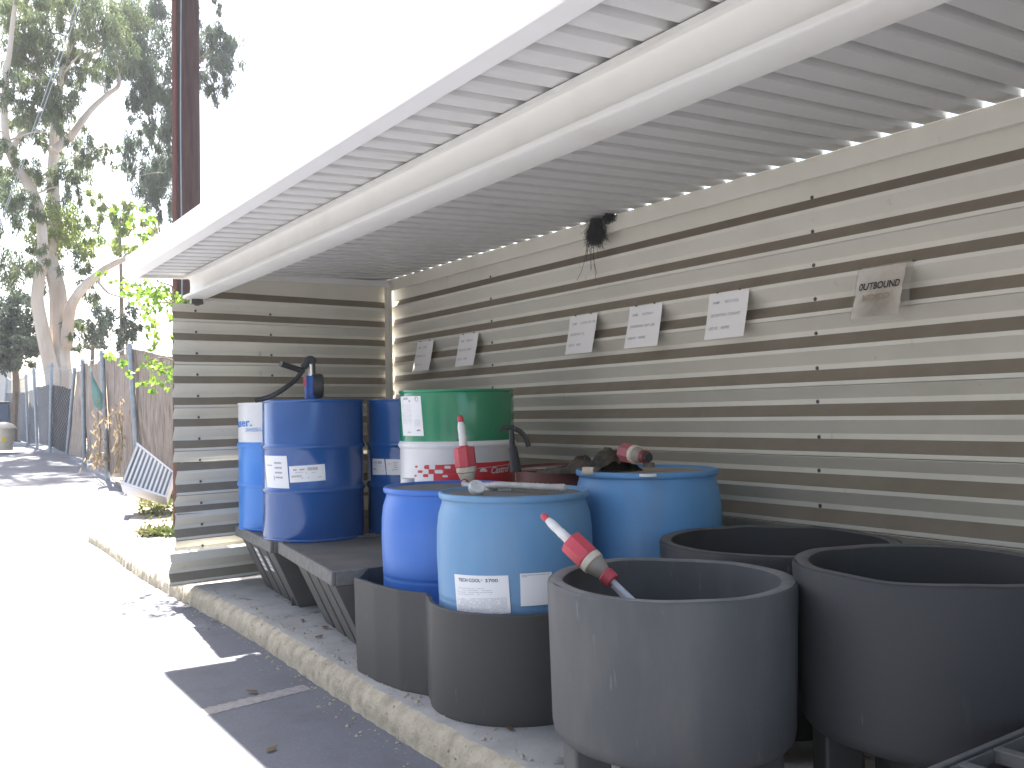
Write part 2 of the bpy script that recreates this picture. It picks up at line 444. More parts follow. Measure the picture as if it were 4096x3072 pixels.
# trim on top of the walls, corner post
tr = MB()
tr.prism([(WX+.055, 2.335), (WX-.022, 2.3632), (WX-.026, 2.345), (WX-.018, 2.272), (WX-.008, 2.268), (WX-.006, 2.335)], lambda p: (p[0], -3, p[1]), lambda p: (p[0], 6.85, p[1]))
part(tr, "wall_cap", K['fascia'] if False else K['wall'])
tr = MB()
tr.prism([(6.85, 2.36), (6.752, 2.352), (6.75, 2.305), (6.765, 2.30), (6.77, 2.335)], lambda p: (1.905, p[0], p[1]-.03), lambda p: (3.43, p[0], p[1]-.005))
part(tr, "wall_cap", K['beam'])
po = MB(); po.box((3.392, 6.735, 0), (3.432, 6.80, 2.325)); part(po, "corner_post", K['wall'], bevel=.004)
# roof pans
def rz_(x): return 2.366 - (WX-x)*.050
rp = MB()
PP = .1441; prof = []
y = -3.0 - .05
ygap = 1.758
k0 = math.floor((-3-ygap)/PP)
kk = k0
while ygap+kk*PP < 6.86:
    yc = ygap+kk*PP
    prof += [(yc-.028, 0), (yc-.019, .034), (yc+.020, .034), (yc+.026, 0)]
    kk += 1
XN = [1.40, 1.8, 2.2, 2.6, 3.0, 3.3, 3.446]
b0 = len(rp.v)
for x in XN:
    for (y, dz) in prof: rp.v.append((x, y, rz_(x)+dz+.0015*noise.noise((x*2, y*2, 1))))
kp = len(prof)
for i in range(len(XN)-1):
    for j in range(kp-1):
        a = i*kp+j; rp.f.append((a, a+1, a+kp+1, a+kp))
ro = part(rp, "roof", K['pan'], ang=15)
sm = ro.modifiers.new("sheet", 'SOLIDIFY'); sm.thickness = .0012; sm.offset = 1
# front fascia gutter, end trim
fa = MB()
fa.prism([(1.370, 2.392), (1.370, 2.250), (1.374, 2.246), (1.440, 2.236), (1.446, 2.239), (1.446, 2.258), (1.42, 2.262), (1.405, 2.31), (1.405, 2.392)], lambda p: (p[0], -3, p[1]), lambda p: (p[0], 6.86, p[1]))
part(fa, "fascia", K['fascia'], bevel=.002)
et = MB()
et.prism([(6.835, 2.21), (6.835, 2.33), (6.86, 2.33), (6.86, 2.21)], lambda p: (1.447, p[0], p[1]+.035), lambda p: (3.48, p[0], p[1]+.135))
part(et, "roof_edge_trim", K['beam'])
bm = MB()
bprof = [(1.752, 2.128), (1.749, 2.110), (1.757, 2.104), (1.892, 2.104), (1.896, 2.110), (1.894, 2.128), (1.888, 2.126), (1.884, 2.114), (1.835, 2.114), (1.828, 2.13), (1.826, 2.20), (1.83, 2.262), (1.884, 2.268), (1.884, 2.274),
         (1.765, 2.274), (1.756, 2.272), (1.753, 2.252), (1.760, 2.252), (1.766, 2.262), (1.79, 2.258), (1.800, 2.24), (1.803, 2.19), (1.799, 2.14), (1.788, 2.122), (1.765, 2.115), (1.758, 2.128)]
bm.prism(bprof, lambda p: (p[0], -3, p[1]), lambda p: (p[0], 6.79, p[1]))
part(bm, "beam", K['beam'], ang=50)
br = MB(); br.box((1.80, 6.74, 2.066), (1.885, 6.79, 2.103)); br.box((1.835, 6.79, 2.06), (1.87, 6.80, 2.11)); part(br, "beam_bracket", K['screw'], bevel=.003)
# screws
sc = MB()
sc.lathe([(0, .0), (.009, 0), (.0095, -.002), (.0085, -.003)], 14); sc.lathe([(.0055, -.003), (.0055, -.0075), (0, -.008)], 6)
scm = None
def screw(loc, rot):
    global scm
    if scm is None:
        scm = sc.build("screw", K['screw']); o = scm
    else:
        o = scm.copy(); C.objects.link(o)
    o.parent = SH; o.location = Vector(loc)-SH.location; o.rotation_euler = rot
for yy in (2.619, 5.34, -.10):
    for i in range(10):
        screw((WX+.0505+.0035*noise.noise((yy*1.1, (2.2-i*PITCH)*2.2, 4)), yy+rnd.uniform(-.004, .004), 2.2035-i*PITCH+rnd.uniform(-.003, .003)), (0, R(90), 0))
for xx, n_ in ((1.85, 12), (2.42, 6)):
    for i in range(n_):
        z = 2.026-i*PITCH
        screw((xx+i*.004, EY-.005, z), (R(-90), 0, 0))

# ---------------------------------------------------------------- writing helpers
def text_mesh(s, bold=0.0, shear=0.0):
    cu = bpy.data.curves.new("t", 'FONT'); cu.body = s; cu.size = 1; cu.offset = bold; cu.resolution_u = 3; cu.shear = shear
    o = bpy.data.objects.new("t", cu); C.objects.link(o)
    dg = bpy.context.evaluated_depsgraph_get(); me = bpy.data.meshes.new_from_object(o.evaluated_get(dg))
    vs = [v.co.copy() for v in me.vertices]; fs = [tuple(p.vertices) for p in me.polygons]
    bpy.data.objects.remove(o); bpy.data.meshes.remove(me); bpy.data.curves.remove(cu)
    return vs, fs
def write(mb, surf, s, u, v, h, W, Hh, bold=0.0, squeeze=1.0, shear=0.0, off=.0012, fit=None, right=False):
    """text with left end u and baseline v (v counts down), letter height h; W,Hh = label size in metres"""
    vs, fs = text_mesh(s, bold, shear); n = len(mb.v)
    k = h/.7
    w_ = max(c.x for c in vs)*k/W
    if fit: squeeze = (fit-u)/w_
    if right: u = u-w_*squeeze
    for c in vs: mb.v.append(tuple(surf(u + c.x*k*squeeze/W, v - c.y*k/Hh, off)))
    for f in fs: mb.f.append(tuple(n+i for i in f))
def rect(mb, surf, u0, v0, u1, v1, off=.001, n=1):
    for i in range(n):
        a, b = u0+(u1-u0)*i/n, u0+(u1-u0)*(i+1)/n
        mb.quad(surf(a, v1, off), surf(b, v1, off), surf(b, v0, off), surf(a, v0, off))
def microtext(mb, surf, u0, u1, v, h, seed, off=.001, dens=.75):
    r_ = random.Random(seed); u = u0
    while u < u1:
        wd = r_.uniform(.02, .07)
        if r_.random() < dens: rect(mb, surf, u, v-h/2, min(u+wd*.8, u1), v+h/2, off)
        u += wd
def cylhit(px, py, c, Rr):
    d_ = ray(px, py); a = d_.x**2+d_.y**2; b = -2*(d_.x*c[0]+d_.y*c[1]); cc = c[0]**2+c[1]**2-Rr*Rr
    disc_ = b*b-4*a*cc
    if disc_ < 0:
        t = -b/(2*a)
    else: t = (-b-math.sqrt(disc_))/(2*a)
    p = O + d_*t
    return math.atan2(p.y-c[1], p.x-c[0]), p.z
def cyl_surf(c, Rr, tl, tr, bl, br, rel):
    q = [cylhit(*p, c, Rr) for p in (tl, tr, bl, br)]
    def un_(a, ref):
        while a-ref > math.pi: a -= 2*math.pi
        while a-ref < -math.pi: a += 2*math.pi
        return a
    q = [(un_(a, q[0][0]), z) for a, z in q]
    def f(u, v, off=0.0):
        a = (q[0][0]*(1-u)+q[1][0]*u)*(1-v)+(q[2][0]*(1-u)+q[3][0]*u)*v
        z = (q[0][1]*(1-u)+q[1][1]*u)*(1-v)+(q[2][1]*(1-u)+q[3][1]*u)*v
        rr = Rr+off
        return Vector((c[0]+rr*math.cos(a)-rel[0], c[1]+rr*math.sin(a)-rel[1], z-rel[2]))
    W = abs(q[0][0]-q[1][0])*Rr; Hh = abs(q[0][1]-q[2][1])
    return f, W, Hh

# ---------------------------------------------------------------- signs on the wall
def paper_sign(px_l, zt, rows, label, wd=.262, ht=.236, flare=.05, seed=1):
    x0 = WX-.008; yl = px_l
    t = thing("paper_sign", label, "sign", (x0, yl, zt), 0, "typed paper signs pinned along the back wall")
    r_ = random.Random(seed); cv = r_.uniform(-.008, .008)
    def surf(u, v, off=0):
        x = -flare*(v**1.15) - .006*math.sin(math.pi*u)*v + cv*v*(u-.5) - off
        return Vector((x-.003, -wd*u, -ht*v))
    p = MB(); p.grid(lambda a, b: surf(a, b), 10, 12)
    ink = MB()
    for (txt, u, v, h) in rows: write(ink, surf, txt, u, v, h, wd, ht, .004, .8)
    p.build("sheet", K['paper'], t, extra=[(ink, K['inkgrey'])])
    for u in (.22, .78):
        k_ = MB(); mt = Matrix.Translation((-.004, -wd*u, .002)) @ Matrix.Rotation(R(-90), 4, 'Y')
        k_.lathe([(0, 0), (.0045, 0), (.005, .003), (.002, .006), (.002, .012), (0, .012)], 10, mt); k_.build("tack", K['screw'], t)
def rows3(a, b, c, h=.0145):
    L = [("NAME:", .12, .24, h), (a, .42, .24, h), ("DESCRIPTION:", .10, .52, h), (b, .54, .52, h), ("USED BY:", .09, .80, h), (c, .42, .80, h)]
    return L
paper_sign(3.211, 1.816, rows3("TECH COOL", "COOLANT", "INSPIRE"), "white sheet reading TECH COOL, the typed sign nearest the stained OUTBOUND sleeve", seed=1)
paper_sign(3.815, 1.814, rows3("VACTERA 4", "WAY LUBE", "INSPIRE"), "white sheet reading WAY LUBE, between the TECH COOL and OIL sheets", seed=2)
paper_sign(4.363, 1.814, rows3("CASTROL 993-1200", "OIL", "MORI"), "white sheet with OIL description, leftmost of the three sheets right of the green drum", seed=3)
paper_sign(5.681, 1.808, rows3("OEMETA 46", "GREASE", "INSPIRE"), "white sheet pinned above the green drum, second sheet from the far corner", seed=4)
paper_sign(6.331, 1.804, rows3("HONEY", "OIL", "ALL"), "narrow-looking white sheet pinned closest to the far corner of the shelter", seed=5)
# sleeve sign
t = thing("sleeve_sign", "stained brown plastic sleeve sign reading OUTBOUND MEXICO on the ribbed wall", "sign", (WX-.008, 2.344, 1.826))
wd, ht = .262, .235
def surf(u, v, off=0):
    x = -.075*v - .012*math.sin(math.pi*u)*(.4+.6*v) + .010*noise.noise((u*3.5, v*3.5, 2)) + .006*noise.noise((u*8, v*7, 5)) - off
    return Vector((x-.006, -wd*u + .004*noise.noise((v*4, u*4, 9)), -ht*v-.02*max(0, u-.85)*v))
p = MB(); p.grid(lambda a, b: surf(.03+a*.84, .03+b*.92), 16, 16)
ink = MB(); write(ink, surf, "OUTBOUND", .10, .445, .030, wd, ht, .022, off=.005, fit=.83)
ink2 = MB(); write(ink2, surf, "MEXICO", .20, .655, .028, wd, ht, .022, off=.005, fit=.68)
p.build("sheet", K['stain'], t, extra=[(ink, K['ink']), (ink2, mat("ink_faded", (.34,.29,.21), .7))])
p = MB(); p.grid(lambda a, b: surf(a, b*1.04, .004 if 0 < a < 1 else 0), 14, 14); p.build("plastic_sleeve", K['sleeve'], t)
for u in (.05, .98):
    k_ = MB(); mt = Matrix.Translation((-.004, -wd*u, -.004)) @ Matrix.Rotation(R(-90), 4, 'Y'); k_.lathe([(0, 0), (.006, 0), (.006, .004), (0, .006)], 10, mt); k_.build("tack", K['screw'], t)

# ---------------------------------------------------------------- bird nest
nb = MB(); r_ = random.Random(3)
NP = un(2385, 880, 0, WX-.04); 
def strand(p, ln, spread, th, jit):
    pts = [p]; dirv = Vector((r_.uniform(-.3, .1), r_.uniform(-spread, spread), -1))
    for i in range(5):
        p = p + dirv*(ln/5); pts.append(p); dirv = (dirv + Vector((r_.uniform(-jit, jit), r_.uniform(-jit, jit), r_.uniform(-.1, .1)))).normalized()
    nb.tube(pts, th, 4, False)
for i in range(620):
    y = NP.y+r_.gauss(.0, .024); strand(Vector((NP.x+r_.uniform(-.03, .02), y, NP.z-.0-r_.uniform(0, .10))), r_.uniform(.03, .10), .55, .0011, .7)
for i in range(300):
    strand(Vector((NP.x+r_.uniform(-.03, .02), NP.y-.005+r_.gauss(0, .016), NP.z+.01)), r_.uniform(.08, .15), .25, .0013, .25)
for i in range(260):
    strand(Vector((NP.x+r_.uniform(-.03, .02), NP.y-.125+r_.gauss(0, .018), NP.z+.03-r_.uniform(0, .03))), r_.uniform(.02, .06), .3, .0013, .5)
for dy, ln in ((.055, .16), (.045, .22), (.01, .2), (.0, .28), (-.02, .14), (-.012, .25), (.06, .1), (-.04, .12), (.03, .15), (.052, .27)):
    strand(Vector((NP.x-.02, NP.y+dy, NP.z-.09)), ln, .15, .0013, .18)
tag(nb.build("bird_nest", K['nest']), "dark stringy bird nest hanging from the roof edge on the back wall", "nest")

# ---------------------------------------------------------------- spill pallets
def spill_pallet(org, rz, L, Wd, Ht, label, deck_m, grate=False, sticker=False, name="spill_pallet"):
    """local x = away from the kerb, local y = along the wall; origin = near kerb-side corner at the top rim"""
    t = thing(name, label, "spill pallet", (org[0], org[1], 0), rz, "black spill pallets on the slab")
    rim = MB(); lp = .075
    o_ = [(0, 0), (Wd, 0), (Wd, L), (0, L)]
    ft = .013 if grate else .022
    rim.box((0, 0, Ht-lp), (ft, L, Ht)); rim.box((Wd-ft, 0, Ht-lp), (Wd, L, Ht))
    rim.box((ft, 0, Ht-lp), (Wd-ft, ft, Ht)); rim.box((ft, L-ft, Ht-lp), (Wd-ft, L, Ht))
    rim.build("rim", K['gratem' if grate else 'palletlip'], t, bevel=.004 if grate else .006)
    dk = MB()
    if not grate:
        dk.box((.0225, .0225, Ht-.05), (Wd-.0225, L-.0225, Ht-.012))
        dk.build("deck", deck_m, t)
    else:
        cell = .140; bar = .030
        nx, ny = int(Wd/cell), int(L/cell)
        cx_, cy_ = (Wd-.026)/nx, (L-.026)/ny
        for i in range(nx+1):
            x = .013+i*cx_; dk.box((max(.0225, x-bar/2), .0225, Ht-.035), (min(Wd-.0225, x+bar/2), L-.0225, Ht-.003))
        for j in range(ny+1):
            y_ = .013+j*cy_
            for i in range(nx):
                xa = max(.0225, .013+i*cx_-bar/2)+ (bar if i else bar/2); xb = .013+(i+1)*cx_-bar/2-.0002
                dk.box((.013+i*cx_+bar/2+.0002, max(.0225, y_-bar/2), Ht-.035), (xb, min(L-.0225, y_+bar/2), Ht-.0035))
        dk.build("grating", deck_m, t, bevel=.003)
    # sump body: tapered legs with recesses between
    bd = MB(); ins = .055
    def leg(y0, y1, depth, tp=.17):
        # kerb-side tapered rib, its foot set further in than its head
        bd.prism([(y0, 0), (y1, 0), (y1, 1), (y0, 1)], lambda p: (.02+tp*(1-p[1]), p[0]+(.5*(y0+y1)-p[0])*.12*(1-p[1]), p[1]*(Ht-lp)), lambda p: (depth, p[0], p[1]*(Ht-lp)))
    spans = [(.005, .165), (.195, .38), (.415, .61), (.65, .86)] if L > 1.1 else [(.005, .19), (.225, .42), (.455, .65), (.685, .90)]
    for a, b in spans: leg(a, b, Wd-.05)
    body = [(.30, .05), (Wd-.08, .05), (Wd-.08, L-.05), (.30, L-.05)]
    bd.box((.27, .045, .03), (Wd-.12, L-.045, Ht-lp-.002))
    bd.build("sump_legs", K['pallet'], t, smooth=False, bevel=.004)
    # near-end ribs facing the camera
    for a in (.16, .52, .86):
        er = MB()
        if a+.12 < Wd:
            er.prism([(a, 0), (a+.11, 0), (a+.11, 1), (a, 1)], lambda p: (p[0], .012+.10*(1-p[1])-.0, p[1]*(Ht-lp-.03)), lambda p: (p[0], .05+.05*(1-p[1]), p[1]*(Ht-lp-.03)))
            er.build("end_rib", K['pallet'], t, smooth=False, bevel=.004)
    if sticker:
        for (y_, w_, z0, z1) in ((.50, .09, .17, .33), (.27, .085, .20, .30)):
            s_ = MB()
            f = lambda yy, z: (.02+.17*(1-z/(Ht-lp))-.002, yy, z)
            s_.quad(f(y_, z0), f(y_+w_, z0), f(y_+w_, z1), f(y_, z1))
            s2 = MB(); f2 = lambda yy, z: (.02+.17*(1-z/(Ht-lp))-.0032, yy, z)
            for k_ in range(4):
                zz = z0+.02+k_*(z1-z0)*.21
                s2.quad(f2(y_+.012, zz), f2(y_+w_-.012, zz), f2(y_+w_-.012, zz+.014), f2(y_+.012, zz+.014))
            s_.build("sticker", K['label'], t, smooth=False, extra=[(s2, K['inkgrey'])])
    return t
A = Vector((1.825, 4.285)); B = Vector((2.005, 5.55))
rz1 = -math.atan2(B.x-A.x, B.y-A.y)
spill_pallet(A, rz1, 1.27, 1.22, .44, "black spill pallet with a bare dusty near corner, under the hand pump drum", K['palletdust'])
A2 = Vector((1.968, 5.583)); B2 = Vector((2.075, 6.70))
spill_pallet(A2, -math.atan2(B2.x-A2.x, B2.y-A2.y), 1.02, 1.15, .44, "black spill pallet against the end wall with small stickers on its legs", K['palletdust'], sticker=True)
spill_pallet(Vector((1.60, -.163)), 0, 1.27, 1.5, .455, "black grated spill pallet in the front right corner before the round tubs", K['gratem'], grate=True)

# ---------------------------------------------------------------- steel drums
def steel_drum(c, zb, zt, Rr, m_top, m_mid, label, split=None, m_low=None):
    t = thing("steel_drum", label, "drum", (c[0], c[1], zb), 0, "steel drums on the spill pallets" if zb > .1 else None)
    h_ = zt-zb
    def seg(z0, z1):
        P = [(Rr, z0)]
        return P
    def hoop(z): return [(Rr, z-.022), (Rr+.004, z-.016), (Rr+.011, z-.006), (Rr+.012, z), (Rr+.011, z+.006), (Rr+.004, z+.016), (Rr, z+.022)]
    za, zb_ = h_*.355, h_*.665
    low = [(Rr-.012, 0), (Rr+.004, 0), (Rr+.006, .006), (Rr+.004, .014), (Rr-.002, .018), (Rr, .03)] + hoop(za)
    mid = hoop(zb_)
    topp = [(Rr, h_-.03), (Rr-.002, h_-.018), (Rr+.004, h_-.013), (Rr+.006, h_-.006), (Rr+.004, h_), (Rr-.006, h_), (Rr-.008, h_-.016), (Rr-.02, h_-.02), (0, h_-.018)]
    if split is None:
        b_ = MB(); b_.lathe(low+mid+topp, 96); b_.build("shell", m_top, t, ang=50)
    else:
        b_ = MB(); b_.lathe(low+mid, 96)
        b_.build("shell", m_mid, t, ang=50)
        b_ = MB(); b_.lathe([(Rr, zb_+.0222), (Rr+.0004, zb_+.03)]+topp, 96); b_.build("upper_shell", m_top, t, ang=50)
    for (a, r0) in ((.6, .22), (2.9, .21)):
        b_ = MB(); mt = Matrix.Translation((r0*math.cos(a), r0*math.sin(a), h_-.018)); b_.lathe([(.036, 0), (.036, .012), (.03, .014), (0, .014)], 18, mt); b_.build("bung", K['chrome'], t)
    return t
cB, RB = (2.32, 5.73), .33
dB = steel_drum(cB, .43, 1.335, RB, K['steel_blue'], None, "dark blue steel drum carrying the hand pump, with two white labels")
cB2 = (3.0, 5.56)
dB2 = steel_drum(cB2, .43, 1.335, RB, K['steel_blue'], None, "dark blue steel drum half hidden between the pump drum and the green drum, torn label")
cW = (2.375, 6.40)
dW = steel_drum(cW, .43, 1.33, .33, K['steel_white'], K['steel_sky'], "light blue steel drum with white top band, against the end wall", split=True)
cG, RG = (2.74, 4.56), .335
dG = steel_drum(cG, .43, 1.365, RG, K['steel_green'], K['steel_white'], "green topped white steel drum with red band", split=True)
dR = steel_drum((3.05, 3.83), 0, .935, .328, K['steel_red'], None, "rusty red steel drum behind the plastic drums, under a dark rag")
dl = MB(); dl.lathe([(0, .003), (.304, .003), (.304, 0)], 48); o = dl.build("lid_dirt", K['lid_dirt'], dR); o.location = (0, 0, .918)
# labels
def label_on(drum, c, Rr, zb, tl, tr, bl, br, draw, mname='label', nm="label"):
    f, W, Hh = cyl_surf(c, Rr, tl, tr, bl, br, (c[0], c[1], zb))
    b_ = MB(); b_.grid(lambda u, v: f(u, v, .0012), 14, 3); ex = []
    for mk, fn in draw:
        q = MB(); fn(q, lambda u, v, off=.0: f(u, v, off+.0012), W, Hh); ex.append((q, K[mk]))
    return b_.build(nm, K[mname], drum, extra=ex)
def sc4(o, k, *pts): return [(o[0]+k*x, o[1]+k*y) for x, y in pts]
k4 = .3617; o4 = (900, 1550)
def d1(q, f, W, Hh):
    for i in range(4):
        v = .22+i*.15; microtext(q, f, .52, .80, v, .05, i+3, dens=.95)
    microtext(q, f, .15, .42, .30, .03, 9, dens=.9)
    rect(q, f, .44, .62, .47, .76)
label_on(dB, cB, RB, .43, *sc4(o4, k4, (440, 750), (682, 757), (470, 1103), (712, 1117)), [('inkgrey', d1)])
def d2(q, f, W, Hh):
    rect(q, f, .12, .20, .22, .28); rect(q, f, .30, .20, .44, .28)
    r_ = random.Random(4); u = .52
    while u < .80:
        w_ = r_.uniform(.006, .018); rect(q, f, u, .14, u+w_, .32); u += w_+r_.uniform(.005, .012)
    microtext(q, f, .10, .40, .40, .03, 2); microtext(q, f, .46, .75, .46, .025, 5)
    u = .06
    while u < .34:
        w_ = r_.uniform(.006, .018); rect(q, f, u, .58, u+w_, .69); u += w_+r_.uniform(.005, .012)
    microtext(q, f, .28, .55, .76, .04, 6); microtext(q, f, .80, .88, .76, .04, 7)
label_on(dB, cB, RB, .43, *sc4(o4, k4, (708, 872), (1103, 845), (720, 1053), (1113, 1025)), [('inkgrey', d2)])
label_on(dB2, cB2, RB, .43, *sc4(o4, k4, (1632, 786), (1762, 790), (1635, 965), (1782, 965)), [('inkgrey', d2)])
label_on(dB2, cB2, RB, .43, *sc4(o4, k4, (1775, 792), (1945, 795), (1790, 965), (1952, 968)), [('inkgrey', d1)])
label_on(dB2, cB2, RB, .43, *sc4(o4, k4, (1560, 690), (1602, 690), (1575, 1030), (1615, 1030)), [])
def dw(q, f, W, Hh): 
    write(q, f, "Blaser.", .50, .66, .056, W, Hh, .02, 1.5, right=True)
def dw2(q, f, W, Hh): 
    write(q, f, "SWISSLUBE", .13, .97, .026, W, Hh, .0, 1.25, .3)
def on_drum(drum, c, Rr, zb, tl, tr, bl, br, mk, fn, nm="lettering"):
    f, W, Hh = cyl_surf(c, Rr, tl, tr, bl, br, (c[0], c[1], zb)); q = MB(); fn(q, lambda u, v, off=.0: f(u, v, off+.0012), W, Hh); return q.build(nm, K[mk], drum, smooth=False)
q4 = sc4(o4, k4, (185, 300), (440, 285), (205, 500), (455, 485))
def dw3(q, f, W, Hh): dw(q, f, W, Hh); dw2(q, f, W, Hh)
on_drum(dW, cW, .33, .43, *q4, 'inkblue', dw3)
# green drum label
o7, k7 = (1580, 1550), .2411
def dg_(q, f, W, Hh):
    write(q, f, "Ilocut 996", .26, .085, .011, W, Hh, .012, .8); write(q, f, "G21", .52, .145, .010, W, Hh, .012, .8)
    for i in range(24):
        a, b = 2*math.pi*i/24, 2*math.pi*(i+1)/24
        P = lambda an, r_: f(.84+r_*math.cos(an)/W, .075+r_*math.sin(an)/Hh, 0)
        q.quad(P(a, .0125), P(b, .0125), P(b, .0145), P(a, .0145))
    write(q, f, "T", .805, .10, .013, W, Hh, .01, 1)
    write(q, f, "CASTROL", .34, .925, .007, W, Hh, 0, .8)
def dg2(q, f, W, Hh):
    for i in range(16): microtext(q, f, .07, .60, .20+i*.032, .008, 30+i, dens=.85)
    for i in range(10): microtext(q, f, .70, .92, .60+i*.018, .008, 60+i)
dmk = lambda du, dv: (lambda q, f, W, Hh: q.poly([f(.84+du, .87+dv-.018, .001), f(.84+du-.05, .87+dv, .001), f(.84+du, .87+dv+.018, .001), f(.84+du+.05, .87+dv, .001)]))
label_on(dG, cG, RG, .43, *sc4(o7, k7, (95, 148), (425, 140), (140, 800), (480, 803)), [('ink', dg_), ('inkfaint', dg2), ('inkred', dmk(0, -.018)), ('yellow', dmk(.05, 0)), ('inkblue', dmk(-.05, 0))])
# red band on the white middle
def P7(x, y): return (o7[0]+k7*x, o7[1]+k7*y)
def patch(q, pts, off, nu=6):
    th = [cylhit(*P7(*p), cG, RG) for p in pts]        # tl tr br bl
    def g_(u, v):
        a = (th[0][0]*(1-u)+th[1][0]*u)*(1-v)+(th[3][0]*(1-u)+th[2][0]*u)*v
        z = (th[0][1]*(1-u)+th[1][1]*u)*(1-v)+(th[3][1]*(1-u)+th[2][1]*u)*v
        r0 = RG+off; return (r0*math.cos(a), r0*math.sin(a), z-.43)
    q.grid(lambda u, v: g_(u, v), nu, 1)
def pill(q, x0, y0, x1, y1, off, lr=True, rr=True):
    h_ = (y1-y0)/2; r_ = min(h_*.8, (x1-x0)/2); pts = []
    def corner(cx_, cy_, a0):
        for i in range(5):
            a = a0+math.pi/2*i/4; pts.append((cx_+r_*math.cos(a), cy_+r_*math.sin(a)))
    if rr: corner(x1-r_, y1-r_, 0)
    else: pts.append((x1, y1))
    if lr: corner(x0+r_, y1-r_, math.pi/2); corner(x0+r_, y0+r_, math.pi)
    else: pts += [(x0, y1), (x0, y0)]
    if rr: corner(x1-r_, y0+r_, 1.5*math.pi)
    else: pts.append((x1, y0))
    P = []
    for p in pts:
        a, z = cylhit(*P7(*p), cG, RG); P.append(((RG+off)*math.cos(a), (RG+off)*math.sin(a), z-.43))
    q.poly(P)
q = MB()
patch(q, [(668, 1285), (1000, 1272), (1000, 1352), (665, 1357)], .0012); patch(q, [(555, 1358), (1000, 1353), (1000, 1434), (560, 1436)], .0012); patch(q, [(640, 1437), (1000, 1435), (1000, 1640), (640, 1640)], .0012)
patch(q, [(1000, 1272), (1365, 1250), (1365, 1640), (1000, 1640)], .0012, 10); patch(q, [(1365, 1250), (2010, 1186), (2010, 1600), (1365, 1640)], .0012, 12)
pill(q, 485, 1286, 568, 1355, .0012, True, False); pill(q, 465, 1436, 556, 1488, .0012, True, False)
pill(q, 332, 1298, 380, 1330, .0012); pill(q, 380, 1374, 460, 1418, .0012); pill(q, 322, 1450, 363, 1480, .0012)
q1 = q; q = MB(); pill(q, 820, 1300, 926, 1346, .0024); pill(q, 660, 1367, 800, 1426, .0024); pill(q, 555, 1437, 640, 1500, .0024, False, True); pill(q, 790, 1452, 880, 1490, .0024)
patch(q, [(1370, 1338), (1930, 1254), (1930, 1262), (1370, 1346)], .0024, 12)
pts = []
for i in range(13):
    a = math.pi*i/12; pts.append((1465+62*math.cos(a), 1398-62*math.sin(a)))
P = []
for p in pts:
    a, z = cylhit(*P7(*p), cG, RG); P.append(((RG+.0024)*math.cos(a), (RG+.0024)*math.sin(a), z-.43))
q.poly(P)
f, W_, H_ = cyl_surf(cG, RG, P7(1560, 1300), P7(1960, 1235), P7(1560, 1440), P7(1960, 1375), (cG[0], cG[1], .43))
write(q, lambda u, v, off=0: f(u, v, .0026), "Castrol", .03, .93, H_*.78, W_, H_, .02, .95, .3)
q1.build("red_band", K['inkred'], dG, smooth=False, extra=[(q, K['steel_white'])])

# ---------------------------------------------------------------- plastic drums
def plastic_drum(c, zt, zb, Rr, m_, label, caps, a_wob=0, deckm='deck'):
    t = thing("plastic_drum", label, "drum", (c[0], c[1], zb), a_wob, "blue plastic drums")
    h_ = zt-zb
    P = [(Rr-.05, 0), (Rr-.015, .004), (Rr-.004, .02), (Rr, .06), (Rr-.001, h_*.485), (Rr-.001, h_*.497), (Rr-.003, h_*.503), (Rr, h_*.511), (Rr, h_*.525), (Rr+.006, h_*.70), (Rr+.005, h_*.82),
         (Rr-.002, h_*.89), (Rr-.013, h_-.060), (Rr-.017, h_-.050), (Rr-.019, h_-.036), (Rr-.018, h_-.031), (Rr-.009, h_-.028), (Rr-.005, h_-.023), (Rr-.004, h_-.009), (Rr-.007, h_-.003), (Rr-.011, h_), (Rr-.016, h_-.002), (Rr-.019, h_-.010), (Rr-.030, h_-.016), (0, h_-.015)]
    b_ = MB(); b_.lathe(P, 96, wob=lambda r, z, a, j: (r+.0025*noise.noise((math.cos(a)*2, math.sin(a)*2, z*3))*(1 if r > .1 else 0), z)); b_.build("shell", m_, t, ang=60)
    dk = MB(); dk.lathe([(Rr-.036, 0), (Rr-.036, .002), (0, .003)], 64); o = dk.build("deck_dirt", K[deckm], t); o.location = (0, 0, h_-.0155)
    for (px, py, rr, hh, mk) in caps:
        p = un(px, py, 2, zt-.02); 
        b_ = MB(); mt = Matrix.Translation((p.x-c[0], p.y-c[1], h_-.0125)); b_.lathe([(rr+.002, 0), (rr+.001, .008), (rr, .010), (rr, hh), (rr-.004, hh+.003), (rr*.5, hh+.003), (rr*.45, hh-.001), (0, hh-.001)], 28, mt)
        o = b_.build("bung_cap", K[mk], t)
    return t
c1 = (2.22, 3.225); RP = .33
dF = plastic_drum(c1, .892, .012, RP, K['pb_light'], "sky blue plastic drum with the TECH COOL label, standing in the black tray", [(2018, 1968, .029, .030, 'white'), (1950, 1966, .021, .020, 'white')])
c2 = (2.287, 3.89)
dL = plastic_drum(c2, .872, .012, RP, K['pb_dark'], "deeper blue plastic drum at the back of the black tray, under the upright siphon pump", [(1632, 1935, .036, .020, 'white'), (1960, 1915, .05, .012, 'white')])
c3 = (2.92, 3.14)
dRr = plastic_drum(c3, .955, 0, .335, K['pb_mid'], "blue plastic drum with a dusty brown top, beside the wall behind the tubs", [(2592, 1912, .036, .006, 'white'), (2595, 1874, .03, .02, 'lid_dirt')], deckm='decktan')
o8, k8 = (1700, 2200), .27125
